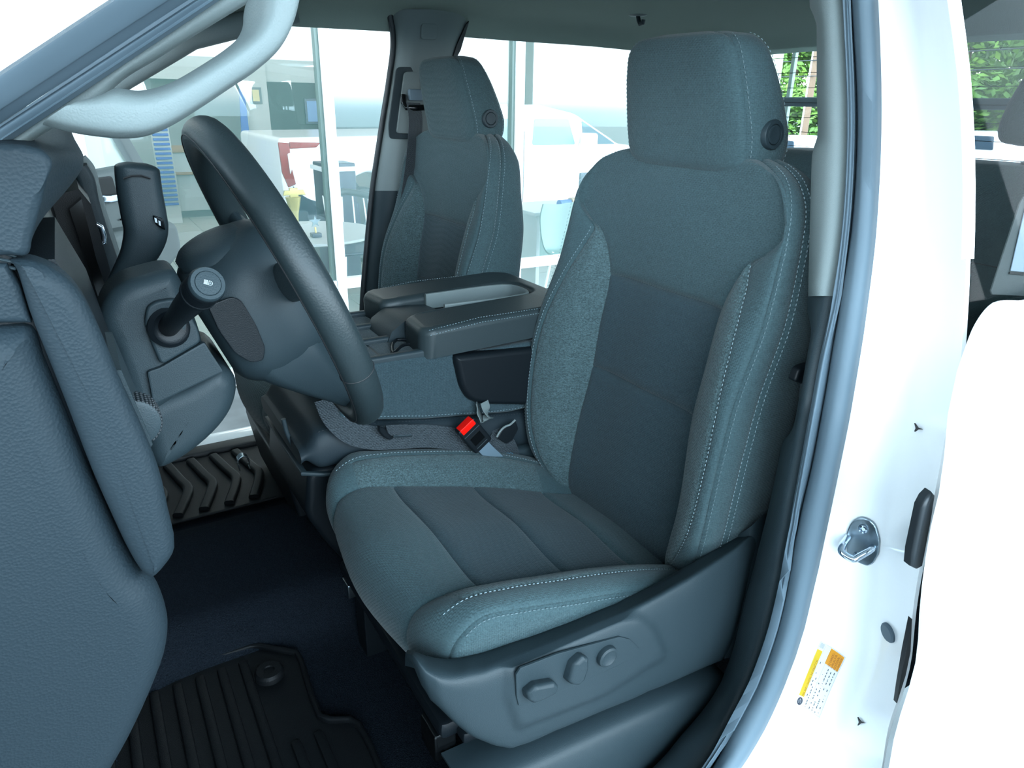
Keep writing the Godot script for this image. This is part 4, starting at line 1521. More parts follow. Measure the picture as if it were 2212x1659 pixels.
func headlamp_symbol(at: Vector3, ax: Vector3, parent) -> void:
	var r := CB.x
	r = (r - ax * r.dot(ax)).normalized()
	var u := ax.cross(r)
	var P := func(x, y): return at + r * x * .0001 + u * y * .0001
	var lamp := []
	for i in 13: lamp.append(P.call(8 + 26 * cos(-PI / 2 + PI * i / 12), 20 * sin(-PI / 2 + PI * i / 12)))
	var o := sweep(lamp + [P.call(2, 20), P.call(2, -20)], circ(.00025, 5), ax, true)
	obj("symbol", o, M.symbol, parent)
	for k in 5: obj("symbol", tube([P.call(-6, 18 - 9 * k), P.call(-42, 18 - 9 * k)], .0003, 5), M.symbol, parent)
	obj("symbol", tube([P.call(10, -8), P.call(16, 8), P.call(22, -8)], .0003, 5), M.symbol, parent)
func wheel() -> void:
	var w := thing("steering_wheel", "dark grey leather steering wheel seen almost edge on", "steering wheel", WC)
	var n := WN
	var t := Vector3(-n.y, n.x, 0)
	var zz := Vector3(0, 0, 1)
	var path := []
	for i in 96:
		var a := TAU * i / 96
		path.append(WC + (t * cos(a) + zz * sin(a)) * .190)
	var sec := []
	for i in 20:
		var a := TAU * i / 20
		sec.append(Vector2(cos(a) * .0168, sin(a) * .0195))
	var rows := []
	for i in 96:
		var a := TAU * i / 96
		var rad := t * cos(a) + zz * sin(a)
		var r := PackedVector3Array()
		for q in sec: r.append(path[i] + rad * q.x + n * q.y)
		rows.append(r)
	var b := MB.new()
	b.grid(rows, true, true)
	b.smooth = true
	obj("rim", b, M.rim_leather, w)
	# seams of the leather, along the rim and where the covers meet
	var sm := []
	for i in 96:
		var a := TAU * i / 96
		sm.append(path[i] - n * .0190 + (t * cos(a) + zz * sin(a)) * .0045)
	obj("rim_seam", sweep(sm, circ(.0007, 5), n, true), M.seal_dark, w)
	for a in [1.95, -1.95]:
		var rad := t * cos(a) + zz * sin(a)
		var q := []
		for i in 20: q.append(WC + rad * (.190 + cos(TAU * i / 20) * .0170) + n * sin(TAU * i / 20) * .0197)
		obj("rim_joint", sweep(q, circ(.0007, 5), t, true), M.seal_dark, w)
	# hub: a deep cover behind, spokes to the rim
	var hub := []
	for s in [[-.108, .050, .060, -.006], [-.10, .070, .072, -.006], [-.08, .084, .082, -.008], [-.045, .088, .092, -.006], [-.015, .082, .090, -.004], [.008, .068, .078, 0], [.02, .045, .055, 0]]:
		var ring := []
		for i in 28:
			var a := TAU * i / 28
			var cx := signf(cos(a)) * pow(abs(cos(a)), .7)
			var cy := signf(sin(a)) * pow(abs(sin(a)), .7)
			ring.append(WC + n * s[0] + t * (cx * s[2] + s[3]) + zz * cy * s[1])
		hub.append(ring)
	var hb := loft(hub, 1, 6)
	hb.crease = 1.1
	obj("hub", hb, M.plastic, w)
	# side cover panel of the hub
	var sp := arc_round(pzs([[448, 660], [500, 640], [520, 648], [552, 700], [572, 750], [568, 778], [540, 782], [505, 760], [470, 710]], .508), .005, 3)
	obj("hub_panel", slab(sp, Vector3(0, 0, 1), .003, .001, 2), M.plastic_black, w)
	for d in [[1.30, .024, .02], [-1.30, .024, .02]]:
		var rad: Vector3 = t * cos(d[0]) + zz * sin(d[0])
		var p := [WC + rad * .055 - n * .012, WC + rad * .10 - n * .006, WC + rad * .15 + n * .002, WC + rad * .185 + n * .002]
		var s := sweep(spline(p, 5), circ(d[1], 16, d[2] * .6), rad.cross(n).cross(rad))
		s.crease = 1.2
		obj("spoke", s, M.plastic, w)
	# broad lower cover from the hub to the foot of the rim
	var lowr := []
	for q in [[-.03, -.10, .0, .078], [-.07, -.095, .004, .078], [-.11, -.068, .004, .068], [-.15, -.036, .002, .052], [-.178, -.016, .004, .036], [-.19, -.008, .006, .026]]:
		var ring := []
		for i in 20:
			var a := TAU * i / 20
			ring.append(WC + t * q[0] + n * lerpf(q[1], q[2], .5 + .5 * signf(sin(a)) * pow(abs(sin(a)), .6)) + zz * q[3] * signf(cos(a)) * pow(abs(cos(a)), .6))
		lowr.append(ring)
	var lb := loft(lowr, 1, 5)
	lb.crease = 1.1
	obj("lower_cover", lb, M.plastic, w)
	# clamshell cover on top of the column, behind the hub
	var lens := []
	for s in [[-.098, .02, .008], [-.085, .045, .017], [-.055, .058, .022], [-.025, .05, .019], [-.006, .02, .009]]:
		var ring := []
		for i in 20: ring.append(WC + n * s[0] + t * (.070 + s[2] * sin(TAU * i / 20)) + zz * s[1] * cos(TAU * i / 20))
		lens.append(ring)
	obj("top_cover", loft(lens, 1, 5), M.plastic, w)
const WC := Vector3(.205, 1.488, .42)
const WN := Vector3(.9258, .378, 0)

# ---------- middle seat, folded console, belts ----------
func console() -> void:
	var m := thing("middle_seat", "narrow dark vinyl middle seat on a black storage base", "seat", Vector3(.5, .75, 0))
	# pad
	var keys := []
	for x in [.262, .272, .295, .34, .45, .60, .75, .80]:
		var e: float = clampf((x - .258) / .04, .35, 1) if x < .4 else 1.0
		var yt := lookup([[.26, 1.135], [.295, 1.152], [.36, 1.150], [.60, 1.115], [.80, 1.09]], x)
		var h := .085 * e
		var ring := []
		for q in [[-.155, -.9], [-.163, -.5], [-.155, -.12], [-.12, 0], [0, .02], [.12, 0], [.152, -.12], [.163, -.5], [.155, -.9], [.1, -1], [-.1, -1]]: ring.append(Vector3(x, yt + h * q[1] - (.085 - h) * .35, q[0] * (.93 + .07 * e)))
		keys.append(ring)
	var b := loft(keys, 5, 6)
	b.crease = 1.0
	obj("pad", b, M.vinyl, m)
	var st := MB.new()
	for s in [-1, 1]:
		var path := []
		for i in 40:
			var x := .30 + .48 * i / 39.0
			path.append([Vector3(x, lookup([[.26, 1.135], [.295, 1.152], [.36, 1.150], [.60, 1.115], [.80, 1.09]], x) - .007, s * .148), Vector3(0, .8, .6 * s)])
		stitch(st, path, .004, .003, .0007)
	stuff(obj("stitching", st, M.thread_dark, m, false))
	# storage base under the pad
	var pr := arc_round([Vector3(.275, 1.07, -.15), Vector3(.262, .98, -.15), Vector3(.30, .90, -.15), Vector3(.36, .80, -.15), Vector3(.40, .77, -.15), Vector3(.80, .77, -.15), Vector3(.80, 1.06, -.15)], .02, 4)
	obj("storage_base", slab(pr, Vector3(0, 0, 1), .295, .012, 4, true), M.plastic_black, m)
	obj("base_lip", sweep([Vector3(.268, 1.066, -.14), Vector3(.266, 1.066, 0), Vector3(.268, 1.066, .14), Vector3(.30, 1.062, .152), Vector3(.5, 1.035, .157), Vector3(.75, 1.01, .157)], rrect(.012, .008, .003, 2), Vector3(0, 1, 0)), M.plastic, m)
	obj("latch_handle", tube(spline(pzs([[612, 905, .08], [620, 935, .08], [640, 978, .08]], .08), 4), .0045, 10), M.plastic, m)
	# folded-down backrest that serves as console
	var c := thing("console", "folded-down centre backrest with padded lid, tray and cup holders", "console", Vector3(.6, 1.12, 0))
	var sidep := arc_round([Vector3(.335, 1.166, -.158), Vector3(.345, 1.235, -.158), Vector3(.385, 1.262, -.158), Vector3(.545, 1.258, -.158), Vector3(.575, 1.25, -.158), Vector3(.80, 1.25, -.158), Vector3(.80, 1.105, -.158), Vector3(.69, 1.104, -.158), Vector3(.50, 1.130, -.158), Vector3(.40, 1.150, -.158)], .012, 4)
	var cb := slab(sidep, Vector3(0, 0, 1), .318, .008, 4, true)
	obj("body", cb, M.fabric_dark, c)
	var st2 := MB.new()
	var path2 := []
	for i in 40:
		var x := .345 + .42 * i / 39.0
		path2.append([Vector3(x, lookup([[.335, 1.172], [.40, 1.158], [.50, 1.138], [.69, 1.112], [.80, 1.112]], x), .1602), Vector3(0, 0, 1)])
	stitch(st2, path2, .004, .003, .0007)
	stuff(obj("stitching", st2, M.thread, c, false))
	# tray: rim with two cup holders and a slot
	obj("tray_floor", rbox(Vector3(.445, 1.232, 0), Vector3(.20, .012, .30), .004), M.plastic_black, c)
	for z in [-.148, -.052, .044, .148]: obj("tray_rail", rbox(Vector3(.452, 1.256, z), Vector3(.205, .028, .018), .006, 3), M.plastic, c)
	for x in [.356, .548]: obj("tray_rail", rbox(Vector3(x, 1.256, 0), Vector3(.018, .028, .31), .006, 3), M.plastic, c)
	obj("tray_divider", rbox(Vector3(.43, 1.250, .096), Vector3(.014, .022, .09), .005, 3), M.plastic, c)
	obj("cup_ring", sweep(spline([Vector3(.49, 1.264, .096), Vector3(.455, 1.264, .13), Vector3(.49, 1.264, .06), Vector3(.525, 1.264, .096)], 4, true), circ(.003, 8), Vector3.UP, true), M.plastic_black, c)
	# black storage bin hanging below the lid
	var bin := arc_round(pzs([[970, 762], [1165, 742], [1160, 858], [1130, 868], [1030, 866], [1000, 856], [985, 830], [978, 800]], .150), .012, 4)
	obj("bin", slab(bin, Vector3(0, 0, 1), .026, .012, 5), M.plastic_black, c)
	lid(c)
	belts()
func lid(c: Node3D) -> void:
	# padded lid: a flat-topped U around a long recess, its front end dipping a little
	var tilt := func(b: MB):
		for k in b.v.size():
			if b.v[k].x < .62: b.v[k].y -= .012 * (.62 - b.v[k].x) / .12
	var u := []
	for q in [[.497, .150], [.515, .168], [.825, .168], [.862, .135], [.862, -.135], [.825, -.168], [.515, -.168], [.497, -.150], [.505, -.062], [.535, -.052], [.795, -.052], [.815, -.032], [.815, .032], [.795, .052], [.535, .052], [.505, .062]]: u.append(Vector3(q[0], 1.264, q[1]))
	var pb := slab(arc_round(u, .016, 4), Vector3(0, 1, 0), .058, .015, 6)
	pb.crease = 1.2
	tilt.call(pb)
	obj("lid_pad", pb, M.leather, c)
	for s in [1, -1]:
		var st := MB.new()
		for off in [0.0, .006]:
			var p := []
			for i in 60:
				var x := .515 + .31 * i / 59.0
				var y: float = [1.3185, 1.3105][0 if off == 0.0 else 1] - .012 * max(0.0, (.62 - x) / .12)
				p.append([Vector3(x, y, s * (.1615 + off)), Vector3(0, .7, .7 * s)])
			stitch(st, p, .0035, .0025, .0006)
		stuff(obj("stitching", st, M.thread, c, false))
	var cen := []
	for x in [.472, .482, .51, .56, .60, .62, .78, .80]:
		var y := lookup([[.472, 1.262], [.482, 1.284], [.51, 1.302], [.56, 1.302], [.60, 1.298], [.625, 1.276], [.80, 1.276]], x)
		var ring := []
		for q in [[-.056, y - .004], [0, y], [.056, y - .004], [.056, 1.255], [-.056, 1.255]]: ring.append(Vector3(x, q[1], q[0]))
		cen.append(ring)
	var cbm := MB.new()
	cbm.grid(cen, true)
	cbm.fan(cen[0], true)
	cbm.fan(cen[-1])
	cbm.crease = .6
	obj("lid_centre", cbm, M.plastic, c)
	obj("recess_plate", slab(arc_round([Vector3(.612, 1.277, -.05), Vector3(.81, 1.277, -.05), Vector3(.81, 1.277, .05), Vector3(.612, 1.277, .05)], .018, 4), Vector3(0, 1, 0), .004, .001), M.plastic_black, c)
	var rp := []
	for q in [[.60, -.046], [.79, -.046], [.808, -.028], [.808, .028], [.79, .046], [.60, .046]]: rp.append(Vector3(q[0], 1.302, q[1]))
	obj("recess_rim", sweep(spline(rp, 4), rrect(.008, .034, .003, 2), Vector3.UP), M.trim_light, c)
func belts() -> void:
	# middle lap belt lying on the pad, with its latch plate
	var l := thing("lap_belt", "blue-grey lap belt lying along the middle seat with black latch plate", "seat belt", pz(850, 940, .16))
	var p := spline(pzs([[705, 862, .13], [722, 900, .155], [755, 932, .17], [800, 945, .175], [850, 945, .177], [920, 942, .177], [980, 948, .178], [1030, 958, .176]], .17), 6)
	obj("webbing", sweep(p, rrect(.045, .0022, .001, 2), Vector3(0, .55, .83).cross(Vector3(1, 0, 0)).cross(Vector3(1, 0, 0)) * -1), M.webbing, l)
	obj("latch_plate", slab(arc_round(pzs([[815, 918], [826, 922], [836, 935], [848, 945], [838, 950], [825, 942], [816, 930]], .183), .003, 3), Vector3(0, .3, 1), .010, .003, 3), M.plastic_black, l)
	obj("latch_tongue", slab(pzs([[848, 940], [890, 938], [890, 943], [850, 946]], .185), Vector3(0, .3, 1), .003, .001), M.steel, l)
	obj("belt_fold", slab(arc_round(pzs([[832, 918], [880, 916], [888, 938], [838, 942]], .183), .002, 2), Vector3(0, .3, 1), .004, .0015), M.webbing, l)
	# short strap loop hanging below the bin
	var k := thing("strap_loop", "short pale grey webbing loop hanging below the console bin", "strap", pz(1045, 890, .18))
	obj("loop", sweep(spline(pzs([[1030, 868, .172], [1034, 892, .174], [1044, 908, .180], [1054, 905, .190], [1052, 888, .190], [1046, 868, .184]], .18), 6), rrect(.024, .002, .0008, 2), Vector3(1, 0, 0).cross(Vector3(0, 0, 1))), M.trim_light, k)
	# driver's buckle on its stalk
	var bk := thing("seat_buckle", "black seat belt buckle with red release button beside the near seat", "buckle", pz(1050, 985, .20))
	var o := pz(1022, 938, .205)
	var up := (pz(990, 906, .205) - pz(1058, 985, .205)).normalized()
	var side := (pz(1030, 905, .205) - pz(992, 945, .205)).normalized()
	side = (side - up * side.dot(up)).normalized()
	var nn := side.cross(up).normalized()
	if nn.z < 0: nn = -nn
	var bs := Basis(side, up, nn)
	obj("buckle_body", rbox(o, Vector3(.044, .068, .022), .004, 3, bs), M.plastic_black, bk)
	obj("release_button", rbox(o + up * .0285 + nn * .003, Vector3(.034, .014, .019), .002, 2, bs), M.red, bk)
	obj("buckle_ridge", rbox(o + up * .014 + nn * .0112, Vector3(.040, .0018, .0012), .0005, 1, bs), M.plastic, bk)
	obj("buckle_ridge", rbox(o - up * .024 + nn * .0112, Vector3(.028, .0015, .0012), .0005, 1, bs), M.plastic, bk)
	obj("press_plate", rbox(o - up * .006 + nn * .0110, Vector3(.026, .022, .0012), .0005, 1, bs), M.gloss_black, bk)
	obj("buckle_strap", sweep(spline([o - up * .03, o - up * .05, pz(1085, 1005, .20), pz(1110, 1040, .19)], 5), rrect(.028, .005, .002, 2), nn), M.seal, bk)
	var b2 := thing("buckle_webbing", "dark folded belt webbing with blue stitching behind the red buckle", "seat belt", pz(1095, 985, .19))
	obj("webbing", sweep(spline(pzs([[1060, 940, .165], [1085, 955, .175], [1100, 975, .18], [1108, 1005, .18]], .18), 5), rrect(.05, .003, .001, 2), Vector3(.3, .3, 1)), M.webbing, b2)
	obj("anchor_plate", slab(arc_round(pzs([[1072, 945], [1085, 925], [1112, 908], [1118, 925], [1105, 950], [1092, 958]], .178), .004, 3), Vector3(0, 0, 1), .004, .0015), M.plastic_black, b2)
	obj("anchor_edge", tube(spline(pzs([[1073, 944, .185], [1080, 932, .185], [1090, 922, .185], [1102, 917, .185], [1113, 907, .185]], .185), 4), .0022, 8), M.trim_light, b2)
	var st := MB.new()
	for r in 5:
		var pth := []
		for i in 8: pth.append([pz(1082 + 3.6 * i, 978 + r * 5 + (i % 2) * 2, .186), Vector3(0, 0, 1)])
		stitch(st, pth, .003, .001, .0008)
	stuff(obj("stitching", st, mk("thread_blue", Color(.25, .45, .55), .7), b2, false))

# ---------- mats, rear seat, far door ----------
func mats() -> void:
	var m := thing("driver_floor_mat", "black ribbed rubber floor mat in the near footwell", "floor mat", Vector3(0, .70, .4))
	var ol := []
	for p in [[340, 1458], [540, 1396], [560, 1394], [640, 1408], [650, 1425], [672, 1500], [690, 1545], [712, 1553], [755, 1552], [775, 1565], [800, 1610], [830, 1680]]: ol.append(py(p[0], p[1], .712))
	ol.append(Vector3(.275, .712, .70))
	ol.append(Vector3(-.35, .712, .70))
	ol.append(Vector3(-.35, .712, .085))
	for i in ol.size(): ol[i].y = .698
	obj("sheet", slab(ol, Vector3(0, 1, 0), .008, .002), M.mat_rubber, m)
	var edge := []
	for i in range(0, 13): edge.append(ol[i] + Vector3(0, .012, 0))
	obj("raised_edge", sweep(edge, rrect(.010, .012, .004, 3), Vector3.UP), M.mat_rubber, m)
	for k in 15:
		var x := -.34 + .038 * k
		var z0: float = .17 if x < .12 else .40
		obj("rib", sweep([Vector3(x, .704, z0 - .02), Vector3(x, .708, z0), Vector3(x, .708, .68)], rrect(.017, .012, .005, 2), Vector3.UP), M.mat_rubber, m)
	var kc := py(582, 1456, .712)
	obj("retainer_knob", lathe(kc, Vector3.UP, [[.026, -.004], [.026, .006], [.022, .011], [.010, .011], [.009, .008], [0, .008]], 28), M.mat_rubber, m)
	var q := thing("passenger_floor_mat", "black ribbed rubber floor mat in the far footwell", "floor mat", Vector3(0, .70, -.6))
	obj("sheet", rbox(Vector3(.05, .702, -.60), Vector3(.62, .01, .34), .004), M.mat_rubber, q)
	for k in 9:
		var x := -.20 + .062 * k
		obj("rib", sweep(spline([Vector3(x - .03, .71, -.45), Vector3(x, .712, -.53), Vector3(x + .012, .712, -.58), Vector3(x, .712, -.64), Vector3(x - .02, .71, -.75)], 4), rrect(.026, .018, .007, 3), Vector3.UP), M.mat_rubber, q)
	var hd := thing("seat_track_loop", "small bright metal loop on the far seat track near the floor", "metal loop", py(525, 997, .80))
	var hp := py(525, 997, .80)
	obj("loop", sweep(spline([hp + Vector3(-.012, -.02, 0), hp + Vector3(-.012, .012, 0), hp + Vector3(.0, .02, 0), hp + Vector3(.012, .012, 0), hp + Vector3(.014, -.02, 0)], 4), rrect(.024, .003, .001, 2), Vector3(0, 0, 1).cross(Vector3(1, 0, 0))), M.steel, hd)
func rear_seat() -> void:
	var r := thing("rear_bench", "dark cloth rear bench seat behind the front seats", "seat", Vector3(1.7, .8, 0))
	var secs := [[-.75, -.17], [-.165, .165], [.17, .75]]
	for s in secs:
		var keys := []
		for q in [[1.0, 1.66, 1.85], [1.10, 1.66, 1.86], [1.30, 1.70, 1.88], [1.48, 1.735, 1.90], [1.56, 1.75, 1.90], [1.585, 1.775, 1.885], [1.59, 1.80, 1.87]]:
			var e: float = 1.0 if q[0] < 1.58 else .9
			var ring := []
			var w: float = s[1] - s[0]
			var zc: float = (s[0] + s[1]) / 2
			for k in [[-.5, .2], [-.46, .04], [-.3, .0], [0, .06], [.3, .0], [.46, .04], [.5, .2], [.49, .85], [.44, 1], [0, 1], [-.44, 1], [-.49, .85]]: ring.append(Vector3(lerpf(q[1], q[2], k[1]), q[0], zc + k[0] * w * e))
			keys.append(ring)
		var b := loft(keys, 4, 5)
		b.crease = 1.1
		var sb := obj("seat_back", b, M.fabric, r)
		obj("seat_seam", tube([Vector3(1.705, 1.38, s[0] + .04), Vector3(1.712, 1.38, (s[0] + s[1]) / 2), Vector3(1.705, 1.38, s[1] - .04)], .0015, 6), M.seal_dark, sb)
	obj("seat_cushion", rbox(Vector3(1.42, 1.02, 0), Vector3(.52, .16, 1.5), .05, 4), M.fabric, r)
	obj("bench_base", rbox(Vector3(1.5, .82, 0), Vector3(.5, .24, 1.4), .02), M.plastic_black, r)
	var i := 0
	for z in [.545, -.545, .10]:
		var h := thing("rear_headrest", ["dark headrest on chrome posts, behind the near rear window", "dark headrest on chrome posts at the far end of the rear bench", "low dark headrest in the middle of the rear bench"][i], "headrest", Vector3(1.82, 1.59, z))
		var hk := []
		var tall: float = .0 if i < 2 else -.19
		for q in [[1.628 + tall * .3, .035, .09], [1.636 + tall * .3, .05, .125], [1.66 + tall * .38, .058, .135], [1.74 + tall * .6, .055, .120], [1.81 + tall, .045, .085], [1.832 + tall, .03, .06], [1.838 + tall, .012, .03]]:
			var ring := []
			for k in 20:
				var a := TAU * k / 20
				ring.append(Vector3(1.825 + signf(cos(a)) * pow(abs(cos(a)), .7) * q[1], q[0], z + signf(sin(a)) * pow(abs(sin(a)), .7) * q[2]))
			hk.append(ring)
		obj("cushion", loft(hk, 2, 5), M.fabric, h)
		for k in [-1, 1]:
			obj("post", tube([Vector3(1.825, 1.57, z + .055 * k), Vector3(1.825, 1.65, z + .055 * k)], .007, 12), M.chrome, h)
			obj("post_collar", lathe(Vector3(1.825, 1.588, z + .055 * k), Vector3.UP, [[.022, 0], [.022, .006], [.015, .010], [0, .010]], 20), M.plastic, h)
		i += 1
func far_door() -> void:
	# opened outwards: x' along the door from its hinge, n towards the cab
	var hinge := Vector3(-.36, 0, -.86)
	var e := Vector3(.62, 0, -.74).normalized()
	var n := Vector3(.74, 0, .62).normalized()
	var P := func(a, y, d): return hinge + e * a + n * d + Vector3(0, y, 0)
	var d := thing("passenger_door", "open far front door with light grey inner panel", "door", hinge + Vector3(.3, .75, -.3))
	var L := .97
	var out := [P.call(.0, .70, -.08), P.call(.90, .70, -.08), P.call(L, .85, -.08), P.call(L, 1.48, -.08), P.call(0, 1.44, -.08)]
	obj("outer_skin", slab(arc_round(out, .03, 3), n, .03, .008, 3), M.paint, d)
	var inn := [P.call(.02, .74, -.05), P.call(.88, .74, -.05), P.call(L - .02, .88, -.05), P.call(L - .02, 1.485, -.05), P.call(.02, 1.445, -.05)]
	obj("inner_panel", slab(arc_round(inn, .04, 4), n, .05, .02, 5), M.trim_light, d)
	# arm rest and lower pocket
	var ar := [P.call(.42, 1.30, .0), P.call(.94, 1.285, .0), P.call(.95, 1.17, .0), P.call(.84, 1.12, .0), P.call(.42, 1.20, .0)]
	obj("arm_rest", slab(arc_round(ar, .04, 4), n, .075, .025, 5), M.trim_light, d)
	var ar2 := [P.call(.30, 1.20, .0), P.call(.62, 1.22, .0), P.call(.60, 1.12, .0), P.call(.34, 1.10, .0)]
	obj("arm_recess", slab(arc_round(ar2, .03, 4), n, .02, .008, 3), M.plastic_black, d)
	obj("lower_pocket", slab(arc_round([P.call(.2, 1.02, .0), P.call(.93, 1.02, .0), P.call(.9, .80, .0), P.call(.2, .78, .0)], .05, 4), n, .06, .02, 4), M.trim_light, d)
	var hf := [P.call(.64, 1.455, .0), P.call(.73, 1.455, .0), P.call(.74, 1.385, .0), P.call(.65, 1.385, .0)]
	var hnd := obj("handle_bezel", slab(arc_round(hf, .012, 4), n, .006, .002, 2), M.plastic_black, d)
	obj("door_handle", sweep([P.call(.65, 1.392, .012), P.call(.68, 1.388, .022), P.call(.74, 1.388, .022), P.call(.765, 1.392, .012)], rrect(.022, .010, .004, 3), n), M.chrome, hnd)
	obj("lock_ring", sweep(spline([P.call(.75, 1.365, .006), P.call(.765, 1.345, .008), P.call(.76, 1.32, .008), P.call(.73, 1.315, .006)], 4), circ(.003, 8)), M.plastic_black, hnd)
	# window frame and pane
	for q in [[P.call(.93, 1.46, -.04), P.call(.80, 1.93, -.17)], [P.call(.0, 1.44, -.04), P.call(.42, 1.80, -.13), P.call(.62, 1.93, -.17), P.call(.80, 1.945, -.17)]]:
		obj("window_frame", sweep(spline(q, 5), rrect(.05, .03, .008, 2), n), M.trim_light, d)
	obj("pane", slab([P.call(.04, 1.44, -.05), P.call(.92, 1.46, -.05), P.call(.80, 1.92, -.17), P.call(.62, 1.91, -.17), P.call(.42, 1.78, -.13)], n, .004), M.glass, d)
	var mir := thing("side_mirror", "dark exterior mirror on the open far door", "mirror", P.call(.1, 1.46, -.2))
	obj("housing", rbox(P.call(.12, 1.56, -.24), Vector3(.12, .2, .2), .04, 4, Basis(e, Vector3.UP, n)), M.plastic_black, mir)

func near_door() -> void:
	# the driver's own door, swung open forward of the doorway
	var hinge := Vector3(-.50, 0, .93)
	var e := Vector3(.30, 0, .95).normalized()
	var n := Vector3(.95, 0, -.30).normalized()
	var P := func(a, y, d): return hinge + e * a + n * d + Vector3(0, y, 0)
	var d := thing("driver_door", "open near front door with dark inner panel", "door", hinge + Vector3(.2, .62, .5))
	obj("outer_skin", slab(arc_round([P.call(.0, .60, -.09), P.call(.98, .60, -.09), P.call(1.02, .8, -.09), P.call(1.02, 1.46, -.09), P.call(0, 1.42, -.09)], .03, 3), n, .03, .008, 3), M.paint, d)
	obj("inner_panel", slab(arc_round([P.call(.02, .63, -.06), P.call(.96, .63, -.06), P.call(1.0, .82, -.06), P.call(1.0, 1.465, -.06), P.call(.02, 1.425, -.06)], .04, 4), n, .05, .02, 5), M.dash, d)
	obj("arm_rest", slab(arc_round([P.call(.42, 1.20, -.01), P.call(.96, 1.20, -.01), P.call(.96, 1.08, -.01), P.call(.42, 1.10, -.01)], .04, 4), n, .07, .025, 5), M.dash, d)
	obj("lower_pocket", slab(arc_round([P.call(.2, .95, -.01), P.call(.93, .95, -.01), P.call(.9, .70, -.01), P.call(.2, .70, -.01)], .05, 4), n, .05, .02, 4), M.plastic, d)
	obj("door_handle", sweep([P.call(.5, 1.30, .0), P.call(.54, 1.30, .015), P.call(.62, 1.30, .015), P.call(.65, 1.30, .0)], rrect(.022, .010, .004, 3), n), M.chrome, d)
	for q in [[P.call(.97, 1.44, -.05), P.call(.86, 1.92, -.18)], [P.call(.0, 1.42, -.05), P.call(.44, 1.78, -.14), P.call(.66, 1.92, -.18), P.call(.86, 1.94, -.18)]]:
		obj("window_frame", sweep(spline(q, 5), rrect(.05, .03, .008, 2), n), M.plastic_black, d)
	obj("pane", slab([P.call(.04, 1.42, -.06), P.call(.96, 1.44, -.06), P.call(.86, 1.91, -.18), P.call(.66, 1.90, -.18), P.call(.44, 1.76, -.14)], n, .004), M.glass, d)

# ---------- outside: the lot, the showroom beyond the glass, trees behind the truck ----------
func box(b: MB, lo: Vector3, hi: Vector3) -> MB:
	var o := rbox((lo + hi) / 2, (hi - lo).abs(), .006, 1)
	o.orient()
	var k := b.v.size()
	b.v.append_array(o.v)
	for i in o.t: b.t.append(i + k)
	return b
func bx(lo: Vector3, hi: Vector3, r := .006) -> MB: return rbox((lo + hi) / 2, (hi - lo).abs(), r, 2)
func outside() -> void:
	struct("ground", bx(Vector3(-40, -.3, -3.14), Vector3(60, 0, 40)), M.concrete)
	struct("ground", bx(Vector3(8.4, -.3, -60), Vector3(60, -.01, -3.15)), M.concrete)
	mk("tile", Color(.55, .54, .51), .35)
	mk("grout", Color(.5, .5, .48), .8)
	mk("wall_white", Color(.62, .62, .61), .8)
	mk("wall_grey", Color(.20, .22, .23), .85)
	mk("frame_white", Color(.86, .87, .87), .4)
	mk("frame_green", Color(.36, .44, .42), .4)
	mk("wood", Color(.55, .42, .30), .5)
	mk("blue", Color(.04, .25, .55), .5)
	mk("navy", Color(.06, .10, .20), .4)
	mk("counter", Color(.62, .63, .63), .5)
	mk("kick", Color(.33, .36, .37), .6)
	mk("gold", Color(.80, .72, .45), .3, {metal = .7})
	mk("tail_red", Color(.50, .05, .05), .2)
	mk("pale_glass", Color(.42, .52, .56), .1)
	mk("car_glass", Color(.10, .18, .24), .05)
	mk("leaf", Color(1, 1, 1), .7, {at = tint_tex(noise_img(128, .03, 21), Color(.16, .30, .06), Color(.46, .58, .16)), ts = .15})
	M.leaf.backlight_enabled = true
	M.leaf.backlight = Color(.2, .3, .08)
	mk("bark", Color(.33, .26, .19), .9)
	mk("pole", Color(.42, .33, .26), .9)
	mk("grass", Color(1, 1, 1), .95, {at = tint_tex(noise_img(128, .1, 31), Color(.20, .34, .08), Color(.34, .44, .14)), ts = .4})
	# inferred roof over the truck, out of view, added to block high sky light
	var cn := struct("unseen_canopy", bx(Vector3(-6, 4.3, -3.1), Vector3(7.5, 4.6, 4.2)), M.wall_white)
	for p in [[-5.6, 3.9], [7.1, 3.9]]: obj("column", bx(Vector3(p[0] - .15, 0, p[1] - .15), Vector3(p[0] + .15, 4.3, p[1] + .15), .01), M.wall_white, cn)
	showroom()
	showroom_truck()
	furniture()
	behind()
